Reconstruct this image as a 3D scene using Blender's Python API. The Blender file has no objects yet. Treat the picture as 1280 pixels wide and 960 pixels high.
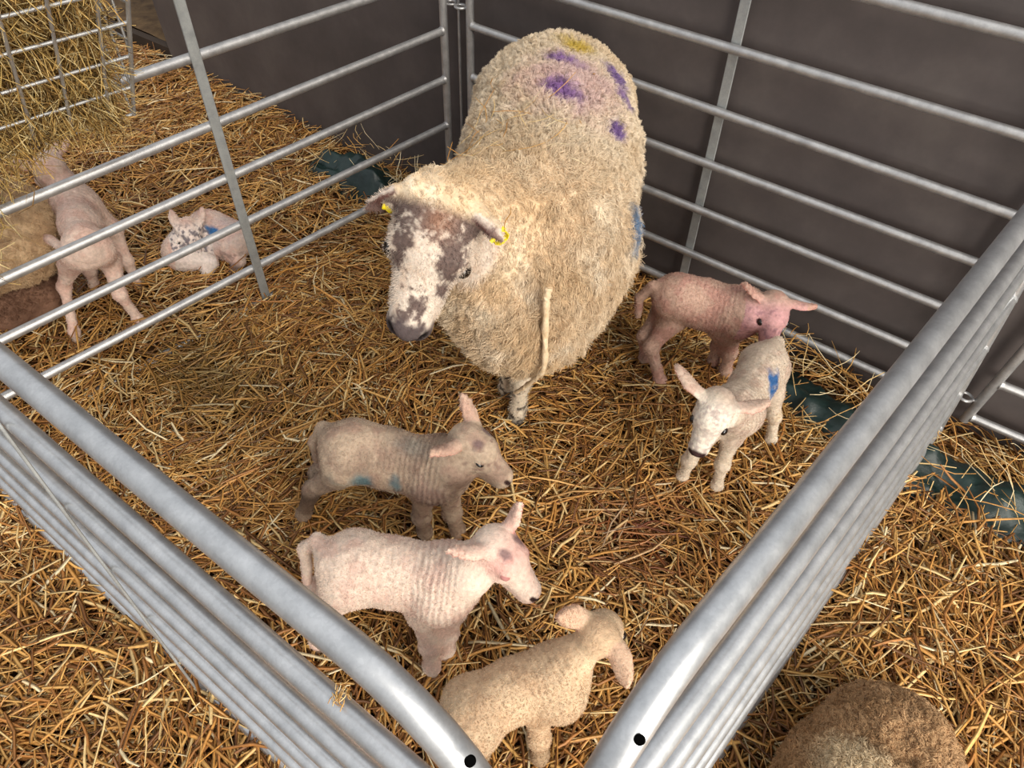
import bpy, bmesh, math, random
import numpy as np
from mathutils import Vector, Matrix, Euler
from mathutils.bvhtree import BVHTree

rng = np.random.default_rng(7)
random.seed(7)
SC = bpy.context.scene
COL = SC.collection
PT = {
 'grey': {'rump': (0.663, -1.221, 0.29), 'mid': (0.727, -1.184, 0.28), 'sho': (0.827, -1.145, 0.285), 'neck': (0.877, -1.137, 0.335), 'head': (0.891, -1.114, 0.375), 'nose': (0.982, -1.107, 0.335), 'fA0': (0.807, -1.166, 0.22), 'fA1': (0.8, -1.177, 0.11), 'fA2': (0.798, -1.172, 0.035), 'fA3': (0.806, -1.17, -0), 'fB0': (0.843, -1.132, 0.22), 'fB1': (0.847, -1.13, 0.11), 'fB2': (0.856, -1.125, 0.035), 'fB3': (0.864, -1.12, 0), 'hA0': (0.638, -1.239, 0.21), 'hA1': (0.573, -1.277, 0.13), 'hA2': (0.546, -1.302, 0.035), 'hA3': (0.542, -1.313, 0), 'hB0': (0.593, -1.194, 0.21), 'hB1': (0.55, -1.237, 0.13), 'hB2': (0.522, -1.26, 0.035), 'hB3': (0.517, -1.265, 0), 't0': (0.597, -1.223, 0.31), 't1': (0.572, -1.236, 0.26), 't2': (0.576, -1.246, 0.21), 'eL': (0.837, -1.069, 0.45), 'eR': (0.867, -1.203, 0.43)},
 'pink': {'rump': (0.846, -1.401, 0.29), 'mid': (0.905, -1.36, 0.28), 'sho': (0.986, -1.318, 0.285), 'neck': (1.033, -1.297, 0.335), 'head': (1.06, -1.258, 0.375), 'nose': (1.154, -1.265, 0.33), 'fA0': (0.976, -1.364, 0.21), 'fA1': (0.995, -1.378, 0.11), 'fA2': (1.002, -1.389, 0.035), 'fA3': (1.011, -1.395, 0), 'fB0': (1.01, -1.326, 0.21), 'fB1': (1.006, -1.34, 0.11), 'fB2': (1.005, -1.348, 0.035), 'fB3': (1.014, -1.351, 0), 'hA0': (0.827, -1.436, 0.21), 'hA1': (0.787, -1.461, 0.13), 'hA2': (0.786, -1.485, 0.035), 'hA3': (0.79, -1.489, 0), 'hB0': (0.8, -1.399, 0.21), 'hB1': (0.747, -1.441, 0.13), 'hB2': (0.735, -1.465, 0.035), 'hB3': (0.733, -1.47, 0), 't0': (0.776, -1.406, 0.315), 't1': (0.75, -1.421, 0.28), 't2': (0.76, -1.444, 0.2), 'eL': (1.064, -1.203, 0.47), 'eR': (1.019, -1.322, 0.43)},
 'cream': {'rump': (1.159, -1.462, 0.27), 'mid': (1.191, -1.395, 0.27), 'sho': (1.233, -1.344, 0.28), 'neck': (1.249, -1.31, 0.32), 'head': (1.265, -1.271, 0.35), 'nose': (1.273, -1.184, 0.27), 'fA0': (1.231, -1.374, 0.2), 'fA1': (1.25, -1.387, 0.1), 'fA2': (1.262, -1.395, 0.035), 'fA3': (1.271, -1.399, 0), 'fB0': (1.245, -1.327, 0.2), 'fB1': (1.25, -1.308, 0.1), 'fB2': (1.255, -1.3, 0.035), 'fB3': (1.265, -1.292, 0), 'hA0': (1.172, -1.477, 0.2), 'hA1': (1.168, -1.495, 0.12), 'hA2': (1.196, -1.506, 0.035), 'hA3': (1.202, -1.511, 0), 'hB0': (1.136, -1.452, 0.2), 'hB1': (1.167, -1.454, 0.11), 'hB2': (1.173, -1.453, 0.035), 'hB3': (1.179, -1.452, 0), 'eL': (1.221, -1.295, 0.4), 'eR': (1.325, -1.303, 0.36)},
 'back': {'rump': (0.979, -0.379, 0.28), 'mid': (1.045, -0.333, 0.27), 'sho': (1.129, -0.326, 0.28), 'neck': (1.173, -0.342, 0.31), 'head': (1.207, -0.326, 0.33), 'nose': (1.237, -0.375, 0.272), 'fA0': (1.112, -0.33, 0.21), 'fA1': (1.109, -0.281, 0.11), 'fA2': (1.107, -0.261, 0.035), 'fA3': (1.108, -0.254, 0), 'fB0': (1.133, -0.315, 0.21), 'fB1': (1.144, -0.286, 0.11), 'fB2': (1.151, -0.279, 0.035), 'fB3': (1.158, -0.272, 0), 'hA0': (0.986, -0.374, 0.2), 'hA1': (0.968, -0.421, 0.13), 'hA2': (1.019, -0.428, 0.035), 'hA3': (1.04, -0.434, 0), 'hB0': (0.951, -0.333, 0.2), 'hB1': (0.933, -0.392, 0.13), 'hB2': (0.944, -0.376, 0.035), 'hB3': (0.949, -0.362, 0), 'eL': (1.283, -0.286, 0.355), 'eR': (1.148, -0.341, 0.37)},
 'white': {'rump': (1.255, -0.459, 0.28), 'mid': (1.256, -0.528, 0.275), 'sho': (1.254, -0.63, 0.285), 'neck': (1.245, -0.703, 0.33), 'head': (1.228, -0.751, 0.375), 'nose': (1.236, -0.814, 0.31), 'fA0': (1.27, -0.639, 0.2), 'fA1': (1.278, -0.651, 0.11), 'fA2': (1.288, -0.657, 0.035), 'fA3': (1.296, -0.667, 0), 'fB0': (1.218, -0.677, 0.2), 'fB1': (1.21, -0.687, 0.11), 'fB2': (1.209, -0.684, 0.035), 'fB3': (1.209, -0.685, 0), 'hA0': (1.296, -0.453, 0.2), 'hA1': (1.326, -0.453, 0.13), 'hA2': (1.344, -0.436, 0.035), 'hA3': (1.348, -0.433, 0), 'hB0': (1.244, -0.46, 0.2), 'hB1': (1.258, -0.455, 0.13), 'hB2': (1.268, -0.433, 0.035), 'hB3': (1.273, -0.429, 0), 'eL': (1.306, -0.691, 0.4), 'eR': (1.143, -0.74, 0.42)},
 'left': {'rump': (-0.332, -1.168, 0.3), 'mid': (-0.441, -1.121, 0.3), 'sho': (-0.536, -1.078, 0.31), 'neck': (-0.588, -1.061, 0.36), 'head': (-0.595, -1.069, 0.4), 'nose': (-0.699, -1.09, 0.325), 'hA0': (-0.435, -1.193, 0.22), 'hA1': (-0.48, -1.225, 0.14), 'hA2': (-0.418, -1.281, 0.04), 'hA3': (-0.39, -1.302, 0), 'hB0': (-0.369, -1.119, 0.22), 'hB1': (-0.326, -1.152, 0.14), 'hB2': (-0.328, -1.14, 0.04), 'hB3': (-0.325, -1.136, 0), 'fA0': (-0.515, -1.023, 0.21), 'fA1': (-0.495, -1.035, 0.11), 'fA2': (-0.494, -1.037, 0.035), 'fA3': (-0.505, -1.031, 0), 'fB0': (-0.54, -1.1, 0.2), 'fB1': (-0.535, -1.129, 0.11), 'fB2': (-0.572, -1.127, 0.035), 'fB3': (-0.596, -1.121, 0), 't0': (-0.331, -1.21, 0.31), 't1': (-0.444, -1.202, 0.3), 't2': (-0.536, -1.202, 0.28)},
 'ewe': {'rump': (0.461, -0.186, 0.565), 'mid': (0.557, -0.345, 0.515), 'sho': (0.691, -0.587, 0.485), 'bris': (0.74, -0.72, 0.39), 'neck': (0.649, -0.73, 0.53), 'nk2': (0.651, -0.808, 0.62), 'head': (0.657, -0.9, 0.66), 'nose': (0.689, -1.05, 0.498), 'fA0': (0.774, -0.74, 0.25), 'fA1': (0.779, -0.77, 0.18), 'fA2': (0.771, -0.764, 0.06), 'fA3': (0.772, -0.773, 0.01), 'belly': (0.732, -0.505, 0.37), 'earR': (0.599, -0.926, 0.66), 'earL': (0.709, -0.863, 0.63), 'tipR': (0.511, -0.964, 0.655), 'tipL': (0.804, -0.886, 0.665), 'fB0': (0.719, -0.73, 0.25), 'fB1': (0.717, -0.737, 0.17), 'fB2': (0.7, -0.715, 0.05), 'fB3': (0.691, -0.703, 0), 'hA0': (0.597, -0.321, 0.26), 'hA1': (0.592, -0.302, 0.19), 'hA2': (0.535, -0.191, 0.05), 'hA3': (0.527, -0.17, 0), 'hB0': (0.344, -0.202, 0.26), 'hB1': (0.329, -0.177, 0.19), 'hB2': (0.256, -0.066, 0.05), 'hB3': (0.243, -0.045, 0), 'm1': (0.541, -0.299, 0.734), 'm2': (0.613, -0.413, 0.722), 'm3': (0.632, -0.195, 0.686), 'm4': (0.688, -0.252, 0.663), 'm5': (0.738, -0.379, 0.654), 'haze': (0.613, -0.361, 0.731), 'm6': (0.516, -0.189, 0.731), 'm7': (0.884, -0.523, 0.536), 'w0': (0.768, -0.729, 0.5), 'w1': (0.784, -0.746, 0.43), 'w2': (0.797, -0.778, 0.37), 'w3': (0.803, -0.806, 0.3), 'w4': (0.794, -0.821, 0.22), 's1': (0.526, -0.63, 0.7), 's2': (0.505, -0.721, 0.64), 's3': (0.588, -0.571, 0.74), 's4': (0.499, -0.723, 0.62), 's5': (0.723, -0.596, 0.74)},
 'curl': {'rear': (-0.387, -0.751, 0.07), 'mid': (-0.461, -0.771, 0.08), 'chest': (-0.443, -0.892, 0.07), 'head': (-0.427, -0.852, 0.14), 'nose': (-0.391, -0.883, 0.07), 'eL': (-0.447, -0.761, 0.2), 'eR': (-0.479, -0.853, 0.2), 'k0': (-0.409, -0.885, 0.06), 'k1': (-0.369, -0.853, 0.05), 'k2': (-0.359, -0.884, 0.02), 'r0': (-0.372, -0.77, 0.05), 'r1': (-0.33, -0.779, 0.03), 'r2': (-0.314, -0.814, 0.02), 'mark': (-0.395, -0.794, 0.13)},
 'lsheep': {'a': (-0.671, -1.457, 0.27), 'b': (-0.601, -1.243, 0.28), 'c': (-0.633, -1.193, 0.26), 'head': (-0.632, -1.161, 0.27), 'nose': (-0.738, -1.105, 0.18), 'l0': (-0.693, -1.49, 0.2), 'l1': (-0.751, -1.584, -0), 'l2': (-0.75, -1.404, 0.2), 'l3': (-0.837, -1.482, 0), 'l4': (-0.662, -1.243, 0.2), 'l5': (-0.734, -1.312, 0), 'l6': (-0.743, -1.257, 0.2), 'l7': (-0.894, -1.29, 0)},
 'brown': {'a': (-0.781, -1.436, 0.085), 'b': (-0.649, -1.343, 0.09), 'c': (-0.628, -1.267, 0.08), 'd': (-0.599, -1.245, 0.05), 'l0': (-0.643, -1.292, 0.04), 'l1': (-0.559, -1.288, 0.02), 'l2': (-0.701, -1.39, 0.04), 'l3': (-0.626, -1.37, 0.02)},
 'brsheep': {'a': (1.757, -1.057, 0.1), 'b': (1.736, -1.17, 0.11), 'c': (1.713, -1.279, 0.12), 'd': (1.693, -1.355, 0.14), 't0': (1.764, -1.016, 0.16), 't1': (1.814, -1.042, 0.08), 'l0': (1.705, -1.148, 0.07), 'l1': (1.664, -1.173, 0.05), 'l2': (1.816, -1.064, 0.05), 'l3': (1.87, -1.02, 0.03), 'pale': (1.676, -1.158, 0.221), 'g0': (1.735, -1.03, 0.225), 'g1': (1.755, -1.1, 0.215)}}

# ------------------------------------------------------------------ basics
def lin(r, g, b):
    def f(c):
        c = c / 255.0
        return c / 12.92 if c <= 0.04045 else ((c + 0.055) / 1.055) ** 2.4
    return np.array([f(r), f(g), f(b)])

def tag(o, label=None, cat=None, group=None, kind=None):
    if label: o['label'] = label
    if cat: o['category'] = cat
    if group: o['group'] = group
    if kind: o['kind'] = kind
    return o

def empty(name, loc=(0, 0, 0)):
    o = bpy.data.objects.new(name, None)
    o.empty_display_size = 0.05
    o.location = loc
    COL.objects.link(o)
    return o

def hang(o, parent):
    o.parent = parent
    w = Vector((0, 0, 0)); q = parent
    while q is not None: w += q.location; q = q.parent
    o.location = -w

def mesh_obj(name, V, Fc, mat, parent=None, smooth=True, col=None):
    me = bpy.data.meshes.new(name)
    V = np.asarray(V, dtype=np.float32)
    if isinstance(Fc, np.ndarray) and Fc.ndim == 2:
        n = Fc.shape[1]
        me.vertices.add(len(V)); me.vertices.foreach_set('co', V.ravel())
        me.loops.add(Fc.size); me.loops.foreach_set('vertex_index', Fc.astype(np.int32).ravel())
        me.polygons.add(len(Fc))
        me.polygons.foreach_set('loop_start', (np.arange(len(Fc)) * n).astype(np.int32))
        me.polygons.foreach_set('loop_total', np.full(len(Fc), n, dtype=np.int32))
        me.update(calc_edges=True)
    else:
        me.from_pydata([tuple(map(float, v)) for v in V], [], [tuple(int(i) for i in f) for f in Fc])
        me.update()
    if smooth:
        me.polygons.foreach_set('use_smooth', np.ones(len(me.polygons), dtype=bool))
    if col is not None:
        a = me.attributes.new('Col', 'FLOAT_COLOR', 'POINT')
        c4 = np.ones((len(V), 4), dtype=np.float32); c4[:, :3] = col
        a.data.foreach_set('color', c4.ravel())
    me.materials.append(mat)
    o = bpy.data.objects.new(name, me)
    COL.objects.link(o)
    if parent is not None:
        hang(o, parent)
    return o

class MB:
    """collects simple shapes into one mesh"""
    def __init__(s): s.V = []; s.F = []
    def add(s, V, F):
        b = len(s.V); s.V += [tuple(map(float, v)) for v in V]; s.F += [tuple(i + b for i in f) for f in F]
    def tube(s, pts, r, n=12, cap=True):
        pts = [np.array(p, float) for p in pts]
        rs = r if hasattr(r, '__len__') else [r] * len(pts)
        V = []; F = []
        ref = None
        for i, p in enumerate(pts):
            t = pts[min(i + 1, len(pts) - 1)] - pts[max(i - 1, 0)]
            t /= np.linalg.norm(t) + 1e-12
            if ref is None:
                ref = np.array([0, 0, 1.0]) if abs(t[2]) < 0.9 else np.array([1.0, 0, 0])
            x = ref - t * (ref @ t); x /= np.linalg.norm(x); y = np.cross(t, x); ref = x
            for k in range(n):
                a = 2 * math.pi * k / n
                V.append(p + rs[i] * (math.cos(a) * x + math.sin(a) * y))
        for i in range(len(pts) - 1):
            for k in range(n):
                F.append((i * n + k, i * n + (k + 1) % n, (i + 1) * n + (k + 1) % n, (i + 1) * n + k))
        if cap:
            F.append(tuple(reversed(range(n)))); F.append(tuple(range((len(pts) - 1) * n, len(pts) * n)))
        s.add(V, F)
    def bar(s, a, b, w, t, wdir, bev=0.0):
        """flat bar from a to b, width w along wdir, thickness t"""
        a = np.array(a, float); b = np.array(b, float); d = b - a; d /= np.linalg.norm(d)
        x = np.array(wdir, float); x -= d * (x @ d); x /= np.linalg.norm(x); y = np.cross(d, x)
        c = min(w, t) * 0.22
        prof = [(w/2 - c, t/2), (w/2, t/2 - c), (w/2, -t/2 + c), (w/2 - c, -t/2), (-w/2 + c, -t/2), (-w/2, -t/2 + c), (-w/2, t/2 - c), (-w/2 + c, t/2)]
        V = [p + u * x + v * y for p in (a, b) for u, v in prof]
        F = [(k, (k + 1) % 8, 8 + (k + 1) % 8, 8 + k) for k in range(8)] + [tuple(reversed(range(8))), tuple(range(8, 16))]
        s.add(V, F)
    def box(s, lo, hi):
        x0, y0, z0 = lo; x1, y1, z1 = hi
        V = [(x0, y0, z0), (x1, y0, z0), (x1, y1, z0), (x0, y1, z0), (x0, y0, z1), (x1, y0, z1), (x1, y1, z1), (x0, y1, z1)]
        s.add(V, [(0, 3, 2, 1), (4, 5, 6, 7), (0, 1, 5, 4), (1, 2, 6, 5), (2, 3, 7, 6), (3, 0, 4, 7)])
    def build(s, name, mat, parent=None, smooth=True):
        o = mesh_obj(name, s.V, s.F, mat, parent, smooth)
        if smooth:
            o.data.set_sharp_from_angle(angle=math.radians(40))
        return o

# value noise in numpy ------------------------------------------------
_NT = np.random.default_rng(3).random((32, 32, 32)).astype(np.float32)
def vnoise(P, s):
    q = np.asarray(P, dtype=np.float32) * s + 100.0
    i = np.floor(q).astype(np.int64); f = q - i; f = f * f * (3 - 2 * f)
    out = 0
    for dx in (0, 1):
        wx = f[:, 0] if dx else 1 - f[:, 0]
        for dy in (0, 1):
            wy = f[:, 1] if dy else 1 - f[:, 1]
            for dz in (0, 1):
                wz = f[:, 2] if dz else 1 - f[:, 2]
                out = out + wx * wy * wz * _NT[(i[:, 0] + dx) % 32, (i[:, 1] + dy) % 32, (i[:, 2] + dz) % 32]
    return out
def fbm(P, s, o=3):
    t = 0; a = 1; w = 0
    for k in range(o):
        t = t + a * vnoise(np.asarray(P) + 7.3 * k, s * 2 ** k); w += a; a *= 0.5
    return t / w
def sstep(x, a, b):
    t = np.clip((x - a) / (b - a), 0, 1); return t * t * (3 - 2 * t)

# ------------------------------------------------------------------ signed-distance modelling
def unit(v):
    v = np.asarray(v, float); return v / (np.linalg.norm(v) + 1e-12)

class Field:
    def __init__(s, h): s.h = h; s.pr = []
    def _add(s, fn, lo, hi, k, sub=False): s.pr.append((fn, np.array(lo, float), np.array(hi, float), k, sub))
    def cone(s, a, b, ra, rb, k=0.02, flat=None, sub=False):
        a = np.array(a, float); b = np.array(b, float)
        ba = b - a; L2 = ba @ ba + 1e-12
        if flat: n = unit(flat[0]); ff = flat[1]
        def fn(P):
            q = P - a
            bb = ba
            if flat:
                q = q + (1 / ff - 1) * (q @ n)[..., None] * n
                bb = ba + (1 / ff - 1) * (ba @ n) * n
            l2 = bb @ bb + 1e-12
            t = np.clip((q @ bb) / l2, 0, 1)
            d = np.sqrt(((q - t[..., None] * bb) ** 2).sum(-1)) - (ra + (rb - ra) * t)
            return d * (ff if flat else 1)
        m = max(ra, rb)
        s._add(fn, np.minimum(a, b) - m, np.maximum(a, b) + m, k, sub)
    def ell(s, c, axes, r, k=0.02, sub=False):
        c = np.array(c, float); A = np.array([unit(x) for x in axes]); r = np.array(r, float)
        def fn(P):
            q = (P - c) @ A.T
            k0 = np.sqrt(((q / r) ** 2).sum(-1)); k1 = np.sqrt(((q / (r * r)) ** 2).sum(-1)) + 1e-9
            return k0 * (k0 - 1) / k1
        m = r.max(); s._add(fn, c - m, c + m, k, sub)
    def ball(s, c, r, k=0.02, sub=False): s.cone(c, c, r, r, k, None, sub)
    def leaf(s, o, a, b, L, W, th, cup=0.5, bend=0.0, k=0.008, prof=None):
        """ear: from o along a, width along b, opening towards a x b"""
        o = np.array(o, float); a = unit(a); b = unit(np.array(b) - a * (a @ np.array(b))); n = np.cross(a, b)
        xs, ys = prof or ([0, .12, .4, .7, .88, 1.0], [.55, .75, 1.0, .8, .5, .16])
        def fn(P):
            q = P - o
            t = (q @ a) / L; u = q @ b; w = q @ n
            tc = np.clip(t, 0, 1)
            ww = np.interp(tc, xs, ys) * W
            w0 = cup * (u / W) ** 2 * W + bend * tc * tc * L
            d1 = (np.abs(w - w0) - th / 2) / math.sqrt(1 + 4 * cup * cup)
            d2 = np.abs(u) - ww + th * .3
            d3 = np.maximum(-t, t - 1) * L
            g = np.sqrt(np.maximum(d1, 0) ** 2 + np.maximum(d2, 0) ** 2 + np.maximum(d3, 0) ** 2)
            return g + np.minimum(np.maximum(d1, np.maximum(d2, d3)), 0) - th * .2
        e = o + a * L; m = W * 1.3 + abs(bend) * L
        s._add(fn, np.minimum(o, e) - m, np.maximum(o, e) + m, k)
    def mesh(s):
        h = s.h
        lo = np.min([p[1] for p in s.pr if not p[4]], 0) - 0.03; hi = np.max([p[2] for p in s.pr if not p[4]], 0) + 0.03
        n = np.ceil((hi - lo) / h).astype(int) + 1
        v = np.full(n, 0.5, dtype=np.float32)
        ax = [lo[i] + h * np.arange(n[i]) for i in range(3)]
        for fn, a, b, k, sub in s.pr:
            i0 = np.clip(np.floor((a - k - 2.5 * h - lo) / h).astype(int), 0, n); i1 = np.clip(np.ceil((b + k + 2.5 * h - lo) / h).astype(int) + 1, 0, n)
            sl = tuple(slice(i0[j], i1[j]) for j in range(3))
            if min(i1 - i0) <= 0: continue
            g = np.stack(np.meshgrid(ax[0][sl[0]], ax[1][sl[1]], ax[2][sl[2]], indexing='ij'), -1)
            d = fn(g).astype(np.float32); cur = v[sl]
            if sub:
                d = -d
                hh = np.maximum(k - np.abs(cur - d), 0) / k
                v[sl] = np.maximum(cur, d) + hh * hh * k / 4
            else:
                hh = np.maximum(k - np.abs(cur - d), 0) / k
                v[sl] = np.minimum(cur, d) - hh * hh * k / 4
        return surface_nets(v, lo, h)

def surface_nets(v, lo, h):
    s = v < 0
    nx, ny, nz = v.shape
    def C(a, i, j, k): return a[i:nx - 1 + i, j:ny - 1 + j, k:nz - 1 + k]
    cnt = np.zeros((nx - 1, ny - 1, nz - 1), dtype=np.int8)
    for i in (0, 1):
        for j in (0, 1):
            for k in (0, 1): cnt += C(s, i, j, k)
    mask = (cnt > 0) & (cnt < 8)
    idx = np.full(mask.shape, -1, dtype=np.int64); cells = np.argwhere(mask); idx[mask] = np.arange(len(cells))
    acc = np.zeros((len(cells), 3)); num = np.zeros(len(cells))
    cv = {}
    for i in (0, 1):
        for j in (0, 1):
            for k in (0, 1): cv[(i, j, k)] = v[cells[:, 0] + i, cells[:, 1] + j, cells[:, 2] + k].astype(np.float64)
    for axis in range(3):
        for p in (0, 1):
            for q in (0, 1):
                c0 = [p, q]; c0.insert(axis, 0); c1 = [p, q]; c1.insert(axis, 1)
                a = cv[tuple(c0)]; b = cv[tuple(c1)]; m = (a < 0) != (b < 0)
                t = np.where(m, a / np.where(m, a - b, 1), 0)
                pt = np.array(c0, float)[None].repeat(len(cells), 0); pt[:, axis] = t
                acc[m] += pt[m]; num += m
    V = lo + h * (cells + acc / num[:, None])
    Q = []
    for axis in range(3):
        sl0 = [slice(None)] * 3; sl1 = [slice(None)] * 3
        sl0[axis] = slice(0, -1); sl1[axis] = slice(1, None)
        a = s[tuple(sl0)]; b = s[tuple(sl1)]
        e = np.argwhere(a != b)
        o1, o2 = (axis + 1) % 3, (axis + 2) % 3
        ok = (e[:, o1] > 0) & (e[:, o2] > 0) & (e[:, o1] < v.shape[o1] - 1) & (e[:, o2] < v.shape[o2] - 1)
        e = e[ok]; fl = a[tuple(e.T)]
        def cell(d1, d2):
            c = e.copy(); c[:, o1] -= d1; c[:, o2] -= d2; return idx[tuple(c.T)]
        q = np.stack([cell(1, 1), cell(0, 1), cell(0, 0), cell(1, 0)], 1)
        q[~fl] = q[~fl][:, ::-1]
        Q.append(q)
    return V, np.concatenate(Q)

def relax(V, Q, it=2, lam=0.5):
    E = np.concatenate([Q[:, [0, 1]], Q[:, [1, 2]], Q[:, [2, 3]], Q[:, [3, 0]]])
    for _ in range(it):
        acc = np.zeros_like(V); n = np.zeros(len(V))
        for c in range(3):
            acc[:, c] = np.bincount(E[:, 0], V[E[:, 1], c], len(V)) + np.bincount(E[:, 1], V[E[:, 0], c], len(V))
        n = np.bincount(E[:, 0], minlength=len(V)) + np.bincount(E[:, 1], minlength=len(V))
        V = V + lam * (acc / np.maximum(n, 1)[:, None] - V)
    return V

def vnormals(V, Q):
    n = np.cross(V[Q[:, 2]] - V[Q[:, 0]], V[Q[:, 3]] - V[Q[:, 1]])
    N = np.zeros_like(V)
    for k in range(4):
        for c in range(3): N[:, c] += np.bincount(Q[:, k], n[:, c], len(V))
    return N / (np.linalg.norm(N, axis=1, keepdims=True) + 1e-12)

# ------------------------------------------------------------------ strands (wool, fuzz)
def strands(name, V, Q, N, col, mat, parent, count, dens, length, radius, npts=4, dirfn=None, clump=0.0, clump_n=3000, curl=0.0, jitter=0.35, seed=1):
    r = np.random.default_rng(seed)
    A = np.linalg.norm(np.cross(V[Q[:, 2]] - V[Q[:, 0]], V[Q[:, 3]] - V[Q[:, 1]]), axis=1)
    w = A * dens[Q].mean(1); w /= w.sum()
    fi = r.choice(len(Q), count, p=w)
    u, t = r.random((2, count))
    q = Q[fi]
    def bl(X): 
        return ((1 - u) * (1 - t))[:, None] * X[q[:, 0]] + (u * (1 - t))[:, None] * X[q[:, 1]] + (u * t)[:, None] * X[q[:, 2]] + ((1 - u) * t)[:, None] * X[q[:, 3]]
    P = bl(V); n = bl(N); n /= np.linalg.norm(n, axis=1, keepdims=True) + 1e-9; c = bl(col)
    ln = bl(length[:, None] if length.ndim == 1 else length)[:, 0] * r.uniform(.7, 1.25, count)
    d = n + r.normal(0, jitter, (count, 3))
    if dirfn is not None: d = d + dirfn(P, n)
    d /= np.linalg.norm(d, axis=1, keepdims=True)
    T = np.linspace(0, 1, npts)
    X = P[:, None, :] + d[:, None, :] * (ln[:, None] * T[None])[..., None]
    if clump > 0:
        from mathutils.kdtree import KDTree
        ci = r.choice(count, min(clump_n, count), replace=False)
        kd = KDTree(len(ci))
        for i, j in enumerate(ci): kd.insert(P[j], i)
        kd.balance()
        near = np.array([kd.find(p)[1] for p in P]); cj = ci[near]
        tip = X[cj, -1]; X += (clump * T[None, :, None] ** 1.3) * ((tip - X[:, -1]) * r.uniform(.6, 1, (count, 1)))[:, None, :]
        ph = r.random(len(ci))[near] * 6.28
    else:
        ph = r.random(count) * 6.28
    if curl > 0:
        b1 = np.cross(d, [0.31, .52, .79]); b1 /= np.linalg.norm(b1, axis=1, keepdims=True) + 1e-9; b2 = np.cross(d, b1)
        ang = ph[:, None] + T[None] * 7.0
        X += (curl * T[None, :])[..., None] * ln[:, None, None] * (np.cos(ang)[..., None] * b1[:, None] + np.sin(ang)[..., None] * b2[:, None])
    hc = bpy.data.hair_curves.new(name)
    hc.add_curves([npts] * count)
    hc.points.foreach_set('position', X.astype(np.float32).ravel())
    ra = hc.attributes.get('radius') or hc.attributes.new('radius', 'FLOAT', 'POINT')
    rad = radius * r.uniform(.7, 1.2, count)[:, None] * (1 - .65 * T ** 2)[None]
    ra.data.foreach_set('value', rad.astype(np.float32).ravel())
    at = hc.attributes.new('Col', 'FLOAT_COLOR', 'CURVE')
    c4 = np.ones((count, 4), dtype=np.float32); c4[:, :3] = c * r.uniform(.82, 1.15, (count, 1))
    at.data.foreach_set('color', c4.ravel())
    hc.materials.append(mat)
    o = bpy.data.objects.new(name, hc); COL.objects.link(o)
    if parent is not None:
        hang(o, parent)
    return o

# ------------------------------------------------------------------ materials
def newmat(name):
    m = bpy.data.materials.new(name); m.use_nodes = True
    nt = m.node_tree; b = nt.nodes['Principled BSDF']
    return m, nt, b
def nd(nt, t, **kw):
    n = nt.nodes.new(t)
    for k, v in kw.items():
        if k in n.inputs: n.inputs[k].default_value = v
        else: setattr(n, k, v)
    return n
def ramp(nt, stops):
    r = nt.nodes.new('ShaderNodeValToRGB'); e = r.color_ramp.elements
    while len(e) < len(stops): e.new(.5)
    for i, (p, c) in enumerate(stops): e[i].position = p; e[i].color = (*c, 1)
    return r

def mat_metal(name, c1, c2, metallic=.75, rough=(.36, .55), rust=0.0):
    m, nt, b = newmat(name); L = nt.links.new
    tc = nd(nt, 'ShaderNodeTexCoord')
    n1 = nd(nt, 'ShaderNodeTexNoise', Scale=38.0, Detail=6.0, Roughness=.65); L(tc.outputs['Object'], n1.inputs['Vector'])
    v = nd(nt, 'ShaderNodeTexVoronoi', Scale=420.0); L(tc.outputs['Object'], v.inputs['Vector'])
    r1 = ramp(nt, [(.3, c1), (.7, c2)]); L(n1.outputs['Fac'], r1.inputs['Fac'])
    mx = nd(nt, 'ShaderNodeMix', data_type='RGBA', blend_type='MULTIPLY'); mx.inputs['Factor'].default_value = .35
    bw = nd(nt, 'ShaderNodeRGBToBW'); L(v.outputs['Color'], bw.inputs[0])
    r2 = ramp(nt, [(.2, (.78, .78, .78)), (.8, (1, 1, 1))]); L(bw.outputs[0], r2.inputs['Fac'])
    L(r1.outputs['Color'], mx.inputs[6]); L(r2.outputs['Color'], mx.inputs[7])
    n3 = nd(nt, 'ShaderNodeTexNoise', Scale=14.0, Detail=8.0, Roughness=.75); L(tc.outputs['Object'], n3.inputs['Vector'])
    r3 = ramp(nt, [(.64, (0, 0, 0)), (.76, (1, 1, 1))]); L(n3.outputs['Fac'], r3.inputs['Fac'])
    m2 = nd(nt, 'ShaderNodeMix', data_type='RGBA'); m2.inputs[7].default_value = (.22, .15, .09, 1)
    mu = nd(nt, 'ShaderNodeMath', operation='MULTIPLY'); mu.inputs[1].default_value = rust; L(r3.outputs['Color'], mu.inputs[0])
    L(mu.outputs[0], m2.inputs['Factor']); L(mx.outputs[2], m2.inputs[6])
    L(m2.outputs[2], b.inputs['Base Color'])
    mr = nd(nt, 'ShaderNodeMapRange'); mr.inputs['To Min'].default_value = rough[0]; mr.inputs['To Max'].default_value = rough[1]
    L(n1.outputs['Fac'], mr.inputs['Value']); L(mr.outputs['Result'], b.inputs['Roughness'])
    b.inputs['Metallic'].default_value = metallic
    bp = nd(nt, 'ShaderNodeBump', Strength=.25, Distance=.001); L(n3.outputs['Fac'], bp.inputs['Height']); L(bp.outputs[0], b.inputs['Normal'])
    return m

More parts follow.
